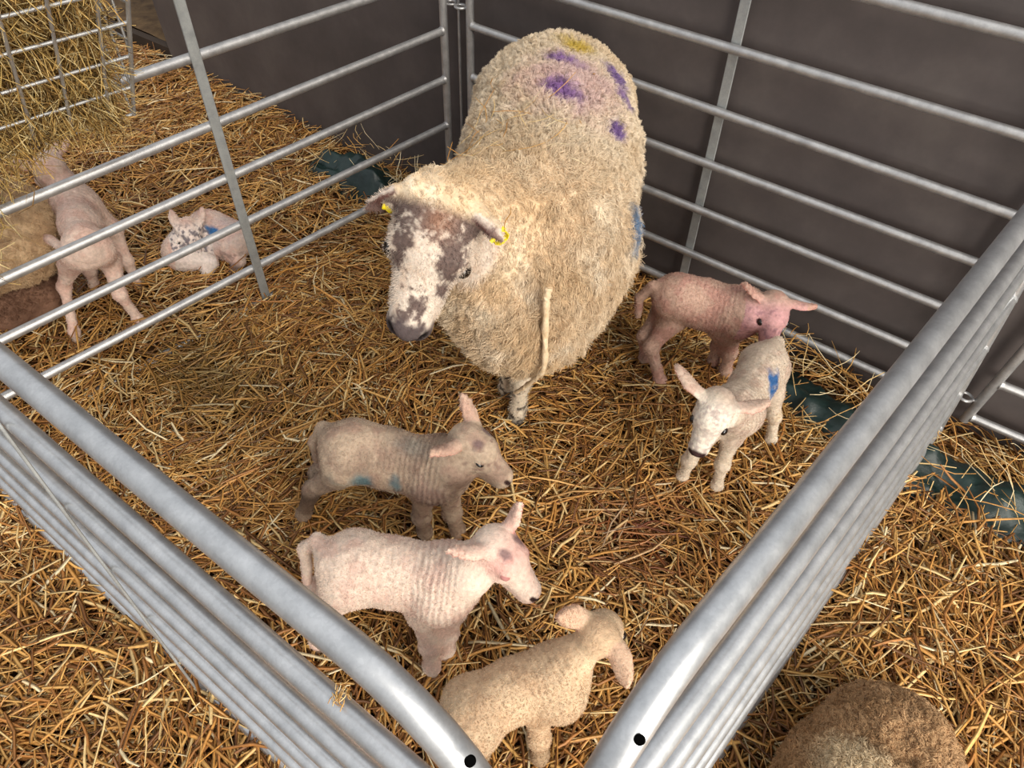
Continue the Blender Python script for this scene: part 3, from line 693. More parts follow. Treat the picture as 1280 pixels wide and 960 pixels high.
def build_head(Fd, H, ears, ear_len, ear_w, ear_th, lamb=True, lid=.075, wide=1.0, earop=None):
    L = H['L']; ax = (H['f'], H['s'], H['u']); H['w'] = wide; H['eye_a'] = .235 if lamb else .255; H['eye_d'] = .065 if lamb else .022
    e = H['eye_a']; ed = H['eye_d']
    if lamb:   # short, deep face with a domed forehead
        Fd.ell(hp(H, -.03, 0, .01), ax, (.30 * L, .275 * L, .275 * L), .03 * L + .004)
        Fd.ball(hp(H, .16, 0, .050), .240 * L, .08 * L)
        Fd.cone(hp(H, .22, 0, -.02), hp(H, .58, 0, -.070), .225 * L, .160 * L, .06 * L, (H['s'], .93))
        Fd.cone(hp(H, .06, 0, -.16), hp(H, .54, 0, -.190), .200 * L, .135 * L, .06 * L, (H['s'], .88))
        Fd.ell(hp(H, .61, 0, -.115), ax, (.150 * L, .150 * L, .160 * L), .04 * L)
        nz = .74
    else:
        Fd.ell(hp(H, -.02, 0, 0), ax, (.29 * L, .25 * L * wide, .26 * L), .03 * L + .004)
        Fd.ell(hp(H, .18, 0, .055), ax, (.215 * L, .215 * L * wide, .215 * L), .08 * L)
        Fd.cone(hp(H, .24, 0, -.01), hp(H, .68, 0, -.055), .185 * L * wide, .128 * L * wide, .06 * L, (H['u'], .92))
        Fd.cone(hp(H, .06, 0, -.15), hp(H, .60, 0, -.150), .165 * L * wide, .095 * L * wide, .06 * L, (H['s'], .9))
        Fd.ell(hp(H, .70, 0, -.085), ax, (.125 * L, .135 * L * wide, .130 * L), .04 * L)
        nz = .80
    H['nz'] = nz
    for q in (-1, 1):
        w = q * wide
        Fd.ball(hp(H, .14, w * .130, -.10), .145 * L, .07 * L)
        Fd.ball(hp(H, e - .035, w * .170, .085), .070 * L, .06 * L)
        Fd.ball(hp(H, e + .015, w * .160, -.055), .075 * L, .06 * L)
        Fd.ball(hp(H, nz - .08, w * .064, -.065), .066 * L, .03 * L)
        Fd.ball(hp(H, e, w * .250, ed + .03), .060 * L, .035 * L, True)
        Fd.ball(hp(H, e, w * .195, ed), lid * L, .02 * L)
        Fd.cone(hp(H, nz + .015, w * .045, -.060), hp(H, nz - .045, w * .105, -.005), .024 * L, .018 * L, .012 * L, None, True)
        Fd.cone(hp(H, nz - .01, w * .05, -.160), hp(H, nz - .20, w * .130, -.155), .012 * L, .010 * L, .010 * L, None, True)
    Fd.cone(hp(H, nz + .02, 0, -.07), hp(H, nz + .02, 0, -.14), .009 * L, .009 * L, .012 * L, None, True)
    for q in (-1, 1):
        root = hp(H, -.10, q * wide * .20, .13)
        tip = ears[q]
        a = unit(np.array(tip) - root) if tip is not None else unit(.82 * q * H['s'] + .36 * H['u'] - .28 * H['f'])
        o3 = earop or (.75, -.25, .25)
        op = unit(o3[0] * H['f'] + o3[1] * H['u'] + o3[2] * q * H['s'])
        Fd.leaf(root - a * .02 * L, a, np.cross(op, a), ear_len[q] if isinstance(ear_len, dict) else ear_len, ear_w[q] if isinstance(ear_w, dict) else ear_w, ear_th, .42, .06)
        Fd.cone(root - a * .06 * L, root + a * .14 * L, .075 * L, .055 * L, .05 * L)
        H['ear%d' % q] = (root, a, unit(op - a * (op @ a)))
        H['earbox%d' % q] = (ear_len[q] if isinstance(ear_len, dict) else ear_len, ear_w[q] if isinstance(ear_w, dict) else ear_w, ear_th)

def add_eyes(root, H, mat=M_EYE, flat=1.0, r=.060, out=.030):
    L = H['L']
    for q in (-1, 1):
        bm = bmesh.new(); bmesh.ops.create_uvsphere(bm, u_segments=20, v_segments=14, radius=1)
        me = bpy.data.meshes.new('eye'); bm.to_mesh(me); bm.free()
        c = hp(H, H['eye_a'] + .010, q * H['w'] * (.188 + out), H['eye_d'] + .55 * out)
        V = np.array([v.co[:] for v in me.vertices])
        W = c + r * L * (V[:, :1] * H['f'] * 1.12 + V[:, 1:2] * H['s'] + V[:, 2:3] * H['u'] * flat)
        me.vertices.foreach_set('co', W.astype(np.float32).ravel()); me.update()
        me.polygons.foreach_set('use_smooth', [True] * len(me.polygons)); me.materials.append(mat)
        o = bpy.data.objects.new('eye', me); COL.objects.link(o); hang(o, root)

def hframe(V, H):
    q = (V - H['c']) / H['L']
    return q @ H['f'], q @ H['s'], q @ H['u']

def ear_mask(H, q, V):
    er, ea, eo = H['ear%d' % q]; Le, We, th = H['earbox%d' % q]
    P_ = V - er; t = P_ @ ea; bb = np.cross(eo, ea); u = P_ @ bb; w = P_ @ eo
    w0 = .42 * (u / We) ** 2 * We + .06 * t * t / Le
    return t, ((t > .10 * Le) & (t < Le * 1.05) & (np.abs(u) < We * 1.12) & (np.abs(w - w0) < th * 1.3)).astype(float)

def nostril_dist(H, a, b, d):
    Q_ = np.stack([a, np.abs(b), d], 1); A = np.array([H['nz'] + .015, .045 * H['w'], -.065]); B = np.array([H['nz'] - .055, .105 * H['w'], -.005])
    t = np.clip(((Q_ - A) @ (B - A)) / ((B - A) @ (B - A)), 0, 1)
    return np.linalg.norm(Q_ - A - t[:, None] * (B - A), axis=1)

def mixc(col, g, c):
    g = np.clip(g, 0, 1)[:, None]; return col * (1 - g) + g * np.asarray(c)

def blob(V, c, r, soft=.5, noise=0.0, ns=60.):
    d = np.linalg.norm((V - np.array(c)) / np.array(r), axis=1)
    if noise: d = d + (fbm(V, ns, 2) - .5) * noise * 2
    return 1 - sstep(d, 1 - soft, 1 + soft * .3)

def leg(Fd, P, pre, r, k=.022, sink=.012):
    a, b, c, d = [np.array(P[pre + str(i)]) for i in range(4)]
    Fd.cone(a, b, r[0], r[1], k)
    Fd.ball(b, r[1] * 1.12, .012)
    Fd.cone(b, c, r[1] * .92, r[2], .012)
    Fd.ball(c, r[2] * 1.16, .01)
    e = d - UPZ * sink
    Fd.cone(c, e, r[2] * .95, r[3], .01)
    fw = unit((d - c) * np.array([1, 1, 0]) + 1e-9)
    Fd.cone(e, e + fw * r[3] * .6, r[3] * 1.1, r[3] * .9, .008)

def standing_lamb(key, label, base, skin, paint=None, tail=True, wrinkle=.0010, eye='open', group='newborn lambs in the pen', rs=1.0, side_hint=None, Lh=.140, h=.0031, nfuzz=30000, fuzzlen=.0026, roll=0.0, buds=.0, tr=.9, nkr=.95, earop=None, earl=.072, earw=.0195):
    P = {k: np.array(v) for k, v in PT[key].items()}
    rp, md, sh = P['rump'], P['mid'], P['sho']
    ax = unit(sh - rp); sd = unit(np.cross(UPZ, ax)); upv = np.cross(ax, sd)
    Fd = Field(h)
    Fd.cone(rp, md, .060 * rs * tr, .062 * rs * tr, .03, (sd, .88))
    Fd.cone(md, sh, .063 * rs * tr, .062 * rs * tr, .03, (sd, .88))
    Fd.ball(rp + ax * .015 + upv * .018 * rs * tr, .047 * rs * tr, .04)
    Fd.cone(md - upv * .022 * rs * tr, sh - upv * .03 * rs * tr + ax * .012, .050 * rs * tr, .052 * rs * tr, .04)
    Fd.ball(sh + upv * .012 * rs * tr + ax * .008, .050 * rs * tr, .04)
    H = head_frame(P['head'], P['nose'], side_hint, Lh, roll)
    nk = P['neck']
    Fd.cone(sh + ax * .022 + upv * .010, nk, .050 * rs * tr, .034 * rs * nkr, .035)
    Fd.cone(nk, H['c'] - H['f'] * .05 * H['L'] - H['u'] * .03 * H['L'], .034 * rs * nkr, .031 * rs * nkr, .03)
    for q, pre in ((-1, 'A'), (1, 'B')):
        fa = P['f' + pre + '0']; ha = P['h' + pre + '0']
        sgn = 1 if (fa - sh) @ sd > 0 else -1
        s0 = sh + sd * sgn * .036 * rs - upv * .012
        Fd.cone(s0, fa, .038 * rs * tr, .026 * rs, .03)
        leg(Fd, P, 'f' + pre, (.026 * rs, .0180 * rs, .0148 * rs, .0155 * rs))
        sgn = 1 if (ha - rp) @ sd > 0 else -1
        r0 = rp + sd * sgn * .030 * rs - upv * .008
        Fd.cone(r0, ha, .046 * rs * tr, .030 * rs, .03)
        leg(Fd, P, 'h' + pre, (.030 * rs, .0175 * rs, .0145 * rs, .0155 * rs))
    if tail:
        t = [P[x] for x in ('t0', 't1', 't2') if x in P]
        if not t: t = [rp - ax * .058 + upv * .025, rp - ax * .085 - upv * .02, rp - ax * .078 - upv * .08]
        if len(t) == 2: t = t + [t[1] - UPZ * .05]
        Fd.cone(rp - ax * .03 + upv * .02, t[0], .024, .013, .02); Fd.cone(t[0], t[1], .0125, .0115, .008); Fd.cone(t[1], t[2], .0115, .0085, .006)
    build_head(Fd, H, {1: P.get('eL'), -1: P.get('eR')}, earl, earw, .0078, earop=earop)
    V, Q = Fd.mesh(); V = relax(V, Q, 2, .5); N = vnormals(V, Q)
    a, b, d = hframe(V, H)
    ishead = (1 - sstep(np.sqrt((a - .3) ** 2 + b ** 2 + d ** 2), .55, .85))
    rr = (V - rp) @ ax; tl = np.linalg.norm(sh - rp) + .03
    trunk = sstep(rr, -.02, .02) * (1 - sstep(rr, tl + .03, tl + .07)) * (1 - ishead) * sstep(V[:, 2], .16, .22)
    ph = rr + .010 * fbm(V, 30., 2) + .25 * ((V - rp) @ sd) ** 2
    w = np.sin(2 * np.pi * ph / .0105) * trunk * (.3 + .9 * sstep(rr, tl * .35, tl * .9)) * fbm(V + 3, 25., 2) * 1.6
    V = V + N * (w * wrinkle)[:, None] + N * ((fbm(V, 90., 2) - .5) * .0035 * (1 - .7 * ishead))[:, None]
    N = vnormals(V, Q)
    n1 = fbm(V, 34., 3); n2 = fbm(V + 9, 110., 2)
    col = np.tile(base, (len(V), 1))
    col = mixc(col, .55 * sstep(n1, .42, .66), skin)
    col = mixc(col, .35 * sstep(w, .1, -.5) * trunk, skin * .8)
    # bare parts: muzzle, ear linings, hooves
    for q in (1, -1):
        er, ea, eo = H['ear%d' % q]
        t, near = ear_mask(H, q, V)
        col = mixc(col, .75 * near * sstep(N @ eo, .1, .6), lin(226, 150, 138))
        col = mixc(col, .35 * near, lin(214, 168, 150))
    if paint is not None: col = paint(V, N, col, H, (a, b, d), dict(rp=rp, sh=sh, ax=ax, sd=sd, up=upv, P=P, n1=n1, n2=n2))
    nostril = nostril_dist(H, a, b, d)
    col = mixc(col, 1 - sstep(nostril, .022, .045), lin(48, 26, 24))
    bud = np.linalg.norm(np.stack([(a - .07) * .8, (np.abs(b) - .135) * 1.1, np.minimum(d - .12, 0)], 1), axis=1)
    col = mixc(col, buds * (np.abs(b) < .4) * (d < .6) * (1 - sstep(bud + (n2 - .5) * .08, .03, .10)), lin(104, 82, 84))
    hoof = 1 - sstep(V[:, 2], .012, .028)
    col = mixc(col, hoof * .8, lin(120, 92, 60))
    root = empty('lamb', (rp[0], rp[1], 0)); tag(root, label, 'lamb', group)
    mesh_obj('body', V, Q, M_SKIN, root, col=col)
    if eye == 'open': add_eyes(root, H)
    elif eye == 'narrow': add_eyes(root, H, M_EYE, .55, out=.024)
    elif eye == 'shut': add_eyes(root, H, M_LID, .7, r=.066, out=.017)
    dens = (1 - .75 * ishead) * sstep(V[:, 2], .02, .05)
    ln = np.full(len(V), fuzzlen) * (1 - .45 * ishead)
    strands('fleece', V, Q, N, col, M_FUZZ, root, nfuzz, dens, ln, .00032, 3, lambda P_, n_: -ax * .5 - UPZ * .25, clump=.5, clump_n=6000, curl=.25, jitter=.5, seed=len(key) + 3)
    return root

# --- paint jobs -----------------------------------------------------
BLUE = lin(28, 92, 150)
def p_grey(V, N, col, H, h3, k):
    a, b, d = h3; P = k['P']
    side = -k['sd']
    col = mixc(col, .45 * sstep(fbm(V + 21, 22., 4), .48, .66), lin(120, 98, 84))
    col = mixc(col, .5 * blob(V, k['rp'] - k['sd'] * .05 - k['up'] * .02, (.05, .03, .05), .7, .3), lin(214, 194, 168))
    for rr, uu, r, c, g in ((.045, -.014, (.026, .03, .032), lin(58, 112, 124), .75), (.115, -.012, (.016, .02, .030), lin(62, 110, 122), .7), (-.01, -.020, (.03, .03, .03), lin(110, 130, 130), .4)):
        c0 = k['rp'] + k['ax'] * rr + k['up'] * uu + side * .050
        col = mixc(col, g * blob(V, c0, r, .7, .35, 60), c)
    c0 = k['rp'] + k['ax'] * .13 + k['up'] * .062
    col = mixc(col, .3 * blob(V, c0, (.05, .03, .02), .7, .3), lin(104, 128, 128))
    col = mixc(col, .85 * (1 - sstep(np.linalg.norm(V - P['hA1'], axis=1), .05, .13)) * (1 - sstep(V[:, 2], .12, .17)), lin(78, 58, 46))
    col = mixc(col, .5 * (1 - sstep(V[:, 2], .06, .14)), lin(110, 86, 66))
    col = mixc(col, .35 * blob(V, k['sh'] - k['up'] * .02 - k['sd'] * .05, (.05, .05, .06), .7, .4), lin(120, 96, 96))
    col = mixc(col, .55 * sstep(k['n2'], .60, .70) * sstep(a, -.2, .2) * (a < .5), lin(120, 92, 82))
    return col
def p_pink(V, N, col, H, h3, k):
    a, b, d = h3
    hd = (np.abs(b) < .36) * (np.abs(d) < .42) * (a < 1) * (a > -.4)
    m = np.exp(-((a - .15) ** 2 + (d - .2) ** 2) / .06) * hd
    col = mixc(col, .5 * m, lin(206, 128, 124))
    col = mixc(col, .55 * np.exp(-(((a - .05) / .08) ** 2 + ((d - .16) / .07) ** 2 + ((b + .14) / .1) ** 2)) * hd * 0, lin(112, 92, 96))
    col = mixc(col, .5 * sstep(a, .66, .8) * hd, lin(196, 140, 132))
    return col
def p_cream(V, N, col, H, h3, k):
    col = mixc(col, .6 * (1 - sstep(V[:, 2], .05, .13)), lin(130, 104, 76))
    col = mixc(col, .55 * blob(V, k['rp'] - k['up'] * .055, (.07, .07, .035), .6), lin(216, 176, 112))
    return col
def p_back(V, N, col, H, h3, k):
    a, b, d = h3
    hd = sstep(a, -.25, .1) * (np.abs(b) < .5) * (np.abs(d) < .5) * (a < 1)
    col = mixc(col, .55 * hd, lin(196, 138, 150))
    col = mixc(col, .5 * sstep(k['n2'], .58, .68) * hd, lin(128, 92, 102))
    return col
def p_white(V, N, col, H, h3, k):
    a, b, d = h3
    col = mixc(col, .5 * (1 - sstep(V[:, 2], .10, .20)), lin(224, 208, 184))
    hd = sstep(a, -.22, .02) * (np.abs(b) < .34) * (np.abs(d) < .42) * (a < 1)
    col = mixc(col, .85 * hd, lin(232, 220, 204))
    sp = sstep(fbm(V + 2, 150., 2), .46, .60) * hd
    g = np.exp(-(((d - .16) / .16) ** 2 + ((a - .08) / .28) ** 2 + (b / .22) ** 2)) + .5 * np.exp(-((a - .6) / .15) ** 2) * (d > -.05)
    col = mixc(col, .85 * sp * g, lin(120, 84, 92))
    col = mixc(col, 1 - sstep(np.linalg.norm(V - hp(H, .765, 0, -.06), axis=1) / H['L'], .14, .19), lin(70, 46, 46))
    c0 = k['rp'] + k['ax'] * .075 + k['up'] * .030 + k['sd'] * .045
    q = V - c0
    g = blob(V, c0, (.030, .030, .030), .5, .55, 70)
    col = mixc(col, .95 * g, BLUE)
    c0 = k['rp'] + k['ax'] * .095 + k['up'] * .005 + k['sd'] * .055
    col = mixc(col, .7 * blob(V, c0, (.022, .022, .014), .5, .55, 70), BLUE)
    col = mixc(col, .5 * blob(V, k['P']['hA1'] + UPZ * .0, (.018, .018, .03), .6, .3), lin(190, 140, 40))
    return col

standing_lamb('grey', 'grey-fawn lamb with faint blue smudges on its flank, nearest below the ewe', lin(180, 158, 136), lin(158, 126, 110), p_grey, wrinkle=.0012, eye='narrow', roll=-.2, earw=.0165, nkr=1.1, buds=.8, earop=(.5, -.75, .15))
standing_lamb('pink', 'pale pink wrinkled lamb with shut eye and hanging tail, beside the close hurdle', lin(224, 202, 184), lin(212, 174, 158), p_pink, wrinkle=.0011, eye='shut', roll=-.2, earw=.0165, nkr=1.05, buds=.8, earop=(.5, -.75, .15))
standing_lamb('cream', 'cream-coloured lamb looking away, its rump half hidden by the close hurdle end', lin(204, 176, 144), lin(188, 154, 122), p_cream, wrinkle=.0004, rs=.93, tr=.74, nkr=.68, Lh=.124, tail=False, eye='open')
standing_lamb('back', 'pinkish brown lamb in profile by the wall, resting its chin on another lamb', lin(186, 154, 136), lin(178, 128, 116), p_back, wrinkle=.0010)
standing_lamb('white', 'white-faced lamb with dark nose and blue mark walking towards the viewer', lin(206, 188, 168), lin(180, 152, 136), p_white, wrinkle=.0004, rs=.80, earl=.086, earw=.024)
standing_lamb('left', 'pale lamb seen from behind through the left hurdle, reaching up under the rack', lin(218, 192, 176), lin(206, 164, 148), None, wrinkle=.0003, group='lambs of the neighbouring pen', nfuzz=15000, rs=.86)

# --- curled lamb ----------------------------------------------------
def curled():
    P = {k: np.array(v) for k, v in PT['curl'].items()}
    Fd = Field(.0036)
    Fd.cone(P['rear'], P['mid'], .066, .066, .03); Fd.cone(P['mid'], P['chest'], .064, .052, .03)
    H = head_frame(P['head'], P['nose'], P['eL'] - P['eR'], .132)
    Fd.cone(P['chest'] + UPZ * .02, P['head'] - H['f'] * .01, .046, .034, .03)
    build_head(Fd, H, {1: P['eL'], -1: P['eR']}, .068, .019, .0070)
    Fd.cone(P['k0'], P['k1'], .032, .024, .02); Fd.cone(P['k1'], P['k2'], .022, .016, .015)
    Fd.cone(P['r0'], P['r1'], .040, .022, .02); Fd.cone(P['r1'], P['r2'], .018, .0155, .012)
    V, Q = Fd.mesh(); V = relax(V, Q, 2); N = vnormals(V, Q)
    V = V + N * ((fbm(V, 90., 2) - .5) * .004)[:, None]; N = vnormals(V, Q)
    a, b, d = hframe(V, H)
    col = np.tile(lin(214, 190, 176), (len(V), 1)); col = mixc(col, .5 * sstep(fbm(V, 34., 3), .42, .66), lin(200, 156, 142))
    hd = sstep(a, -.3, .0) * (np.abs(b) < .45) * (np.abs(d) < .45) * (a < 1)
    col = mixc(col, .7 * hd, lin(226, 214, 206))
    col = mixc(col, .8 * hd * sstep(fbm(V + 2, 130., 2), .50, .62) * (a < .5), lin(70, 66, 82))
    col = mixc(col, 1 - sstep(np.linalg.norm(V - hp(H, .72, 0, -.08), axis=1) / H['L'], .10, .17), lin(64, 40, 44))
    col = mixc(col, .6 * blob(V, P['mid'] + (P['rear'] - P['mid']) * .9 + UPZ * .02, (.075, .075, .06), .6, .3), lin(176, 168, 172))
    col = mixc(col, .95 * blob(V, P['mark'], (.024, .018, .024), .5, .5, 60), lin(24, 96, 150))
    col = mixc(col, .8 * sstep(fbm(V + 6, 70., 2), .5, .6) * blob(V, P['r0'], (.06, .06, .06), .6), lin(70, 66, 70))
    col = mixc(col, .85 * blob(V, P['r2'], (.03, .03, .03), .6), lin(70, 48, 44))
    root = empty('lamb', (P['mid'][0], P['mid'][1], 0)); tag(root, 'curled-up lamb with black-speckled face and blue mark lying behind the left hurdle', 'lamb', 'lambs of the neighbouring pen')
    mesh_obj('body', V, Q, M_SKIN, root, col=col); add_eyes(root, H)
    strands('fleece', V, Q, N, col, M_FUZZ, root, 15000, 1 - .7 * hd, np.full(len(V), .003), .00034, 3, None, .5, 4000, .25, .5, 8)
curled()

def woolly(name, label, cat, key, segs, colr, skin, legs=(), h=.006, nf=26000, flen=.014, extra=None, group=None, jit=.4, ears=None, headL=.2):
    P = {k: np.array(v) for k, v in PT[key].items()}
    Fd = Field(h)
    for a, b, ra, rb in segs: Fd.cone(P[a], P[b], ra, rb, .05)
    for a, b, ra, rb in legs: Fd.cone(P[a], P[b], ra, rb, .02)
    if 'g0' in P: Fd.cone(P['g0'], P['g1'], .012, .014, .03, None, True)
    H = None
    if 'head' in P:
        H = head_frame(P['head'], P['nose'], None, headL); build_head(Fd, H, {1: None, -1: None}, .5 * headL, .14 * headL, .010, False)
    V, Q = Fd.mesh(); V = relax(V, Q, 2); N = vnormals(V, Q)
    V = V + N * ((fbm(V, 40., 2) - .5) * .012)[:, None]; N = vnormals(V, Q)
    col = np.tile(colr, (len(V), 1)); col = mixc(col, .6 * sstep(fbm(V, 26., 3), .4, .65), skin)
    hd = np.zeros(len(V))
    if H is not None:
        a, b, d = hframe(V, H); hd = sstep(a, -.2, .1) * (np.abs(b) < .5) * (np.abs(d) < .5) * (a < 1)
    if extra: col = extra(V, N, col, P)
    root = empty(name, (P[segs[0][0]][0], P[segs[0][0]][1], 0)); tag(root, label, cat, group)
    mesh_obj('body', V, Q, M_FACE, root, col=col)
    if H is not None: add_eyes(root, H)
    strands('fleece', V, Q, N, col, M_WOOL, root, nf, (1 - hd) * sstep(V[:, 2], .06, .12), np.full(len(V), flen), .0006, 4, lambda P_, n_: -UPZ * .3, .6, nf // 12, .35, jit, 5)

woolly('sheep', 'cream-fleeced sheep at the left edge under the rack behind the hurdle', 'sheep', 'lsheep', [('a', 'b', .14, .125), ('b', 'c', .12, .08), ('c', 'head', .075, .06)], lin(214, 184, 146), lin(186, 152, 116),
       [('l0', 'l1', .03, .022), ('l2', 'l3', .03, .022), ('l4', 'l5', .03, .022), ('l6', 'l7', .03, .022)], group=None)
woolly('lamb', 'dark brown lamb lying at the left edge behind the hurdle', 'lamb', 'brown', [('a', 'b', .085, .095), ('b', 'c', .09, .07), ('c', 'd', .05, .045)], lin(134, 100, 80), lin(108, 78, 62),
       [('l0', 'l1', .03, .018), ('l2', 'l3', .03, .018)], h=.0045, flen=.006, nf=14000, group='lambs of the neighbouring pen')
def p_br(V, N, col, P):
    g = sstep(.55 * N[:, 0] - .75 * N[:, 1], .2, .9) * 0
    return mixc(col, .8 * blob(V, P['pale'], (.09, .05, .05), .6, .2), lin(232, 212, 176))  # cream blob: sunlit edge of the sheep painted into its wool colour
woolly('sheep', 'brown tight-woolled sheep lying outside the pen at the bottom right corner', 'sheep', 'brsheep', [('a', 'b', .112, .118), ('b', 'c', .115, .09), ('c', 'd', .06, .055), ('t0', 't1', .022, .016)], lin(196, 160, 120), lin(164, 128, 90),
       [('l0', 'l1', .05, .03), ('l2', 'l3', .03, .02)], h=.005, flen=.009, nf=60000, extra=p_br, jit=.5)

MARKHITS = 0
# --- the ewe ---------------------------------------------------------
def ewe():
    P = {k: np.array(v) for k, v in PT['ewe'].items()}
    Fd = Field(.006)
    Fd.cone(P['rump'], P['mid'], .150, .200, .08)
    eax = unit((P['sho'] - P['rump']) * np.array([1, 1, 0])); esd = np.cross(UPZ, eax)
    Fd.ell(P['rump'] - UPZ * .005, (eax, esd, UPZ), (.160, .206, .148), .06)
    Fd.cone(P['mid'], P['sho'], .200, .185, .08)
    Fd.cone(P['mid'] - UPZ * .08, P['sho'] - UPZ * .06, .172, .160, .08)
    Fd.cone(P['sho'], P['bris'], .175, .130, .08)
    Fd.cone(P['belly'], P['bris'], .115, .12, .08)
    Fd.cone(P['sho'], P['neck'], .165, .135, .08)
    Fd.cone(P['neck'], P['nk2'], .130, .080, .06)
    Fd.cone(P['neck'] - UPZ * .10, P['bris'], .115, .12, .07)
    H = head_frame(P['head'], P['nose'], P['earL'] - P['earR'], np.linalg.norm(P['nose'] - P['head']) / .775)
    build_head(Fd, H, {1: P['tipL'], -1: P['tipR']}, {1: .080, -1: .112}, {1: .0200, -1: .0260}, .008, False, .066, 1.16, (.88, .12, .12))
    for pre, r in (('fA', (.036, .023, .019, .024)), ('fB', (.036, .023, .019, .024)), ('hA', (.07, .036, .028, .030)), ('hB', (.07, .036, .028, .030))):
        leg(Fd, P, pre, r, .03)
    V, Q = Fd.mesh(); V = relax(V, Q, 2); N = vnormals(V, Q)
    a, b, d = hframe(V, H)
    rad = np.sqrt(b ** 2 + (d + .03) ** 2)
    face = sstep(a + .35 * sstep(-d, .0, .3) * 0, -.10, .0) * (1 - sstep(np.sqrt((b / 1.12) ** 2 + (d + .03) ** 2), .38, .46)) * (a < 1.1)
    earm = np.zeros(len(V))
    for q in (1, -1):
        earm = np.maximum(earm, ear_mask(H, q, V)[1])
    legm = 1 - sstep(V[:, 2], .235, .265)
    bare = np.clip(np.maximum(np.maximum(face, earm), legm), 0, 1)
    V = V + N * ((fbm(V, 26., 3) - .5) * .022 * (1 - bare))[:, None]; N = vnormals(V, Q)
    n1 = fbm(V, 12., 3); n2 = fbm(V + 5, 60., 3); n3 = fbm(V + 8, 150., 2)
    cream = lin(232, 214, 188)
    col = np.tile(cream, (len(V), 1)); col = mixc(col, .5 * sstep(n1, .42, .65), lin(214, 188, 152))
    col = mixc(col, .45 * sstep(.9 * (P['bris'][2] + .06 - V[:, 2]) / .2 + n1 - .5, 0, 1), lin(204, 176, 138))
    frt = sstep((V - P['sho']) @ unit(P['sho'] - P['rump']), -.16, .14)
    col = mixc(col, .55 * frt * sstep(fbm(V + 13, 16., 3), .25, .6), lin(204, 168, 122))
    # stock-marker sprays on the rump, flank and tail head
    for nm, r, c, g in (('m1', (.060, .034, .05), lin(96, 50, 160), .9), ('m2', (.060, .034, .05), lin(88, 44, 158), .95), ('m3', (.05, .05, .05), lin(92, 50, 150), .8), ('m4', (.035, .045, .045), lin(92, 50, 150), .75), ('m5', (.03, .03, .035), lin(88, 44, 150), .85),
                        ('haze', (.17, .16, .10), lin(206, 160, 184), .40), ('m6', (.06, .04, .05), lin(206, 176, 30), .8), ('m7', (.04, .05, .07), lin(36, 110, 160), .8)):
        col = mixc(col, g * blob(V, P[nm], r, .7, .35, 40), c)
    # face: white with dark brown patches
    dark = lin(82, 62, 60)
    fc = np.tile(lin(216, 200, 184), (len(V), 1)); fc = mixc(fc, .35 * sstep(n2, .45, .65), lin(206, 176, 150))
    ab = np.abs(b)
    g = np.exp(-(((a - .02) / .17) ** 2 + ((d - .20) / .16) ** 2)) * .95
    g = np.maximum(g, np.exp(-(((a - .26) / .16) ** 2 + ((b - .14) / .10) ** 2)) * (d > -.12) * 1.05)
    g = np.maximum(g, np.exp(-(((a - .43) / .08) ** 2 + ((b - .145) / .05) ** 2)) * 1.0)
    g = np.maximum(g, np.exp(-(((a - .24) / .17) ** 2 + ((b + .17) / .08) ** 2)) * .95)
    g = np.maximum(g, np.exp(-(((a - .60) / .15) ** 2 + ((b - .015) / .075) ** 2)) * (d > -.12) * 1.0)
    g = np.maximum(g, np.exp(-(((a - .66) / .07) ** 2 + (b / .16) ** 2)) * .72)
    g = np.maximum(g, np.exp(-(((a - .50) / .06) ** 2 + ((b + .03) / .03) ** 2)) * .7)
    n4 = fbm(V + 4, 260., 2)
    g = g + (n2 - .5) * .9 + (n3 - .5) * .9 + (n4 - .5) * .7
    fc = mixc(fc, .9 * sstep(g, .38, .70), dark)
    fc = mixc(fc, .75 * np.exp(-(((a - .03) / .10) ** 2 + ((b - .02) / .10) ** 2)) * (d > .1), lin(150, 108, 84))
    fc = mixc(fc, .95 * sstep(a + (n2 - .5) * .12, .66, .73) * sstep(d + (n2 - .5) * .1, -.19, -.12), lin(72, 60, 62))
    col = mixc(col, face, 0 * col + fc) if False else col * (1 - face[:, None]) + face[:, None] * fc
    er_c = np.tile(lin(224, 206, 190), (len(V), 1))
    for q in (1, -1):
        er, ea, eo = H['ear%d' % q]
        t = (V - er) @ ea; er_c = mixc(er_c, .85 * sstep(N @ eo, .15, .6) * (1 - sstep(t, .042 + .018 * (q < 0), .058 + .026 * (q < 0))), lin(96, 62, 56))
    er_c = mixc(er_c, .6 * sstep(n2, .60, .68), lin(110, 88, 84))
    col = col * (1 - earm[:, None]) + earm[:, None] * er_c
    lc = np.tile(lin(206, 190, 168), (len(V), 1)); lc = mixc(lc, .9 * sstep(n2, .55, .62), lin(40, 30, 28)); lc = mixc(lc, 1 - sstep(V[:, 2], .02, .05), lin(40, 32, 28))
    col = col * (1 - legm[:, None]) + legm[:, None] * lc
    nostril = nostril_dist(H, a, b, d)
    col = mixc(col, 1 - sstep(nostril, .018, .040), lin(20, 13, 13))
    if MARKHITS: mark_hits(V, Q)
    root = empty('ewe', (P['mid'][0], P['mid'][1], 0)); tag(root, 'large cream woolly ewe with mottled face and purple sprayed marks on her back', 'sheep')
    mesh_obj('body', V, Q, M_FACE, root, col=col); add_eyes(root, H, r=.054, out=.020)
    back = unit(P['rump'] - P['sho'])
    front = sstep((V - P['sho']) @ -back, -.10, .12)
    low = 1 - sstep(V[:, 2], .40, .62)
    ln = .016 + .012 * front + .010 * low
    ln = ln * (1 - .65 * sstep(a, -.45, -.15) * (rad < .7))
    for q in (1, -1):
        er = H['ear%d' % q][0]; ln = ln * (.2 + .8 * sstep(np.linalg.norm(V - er - H['ear%d' % q][1] * .03, axis=1), .035, .095))
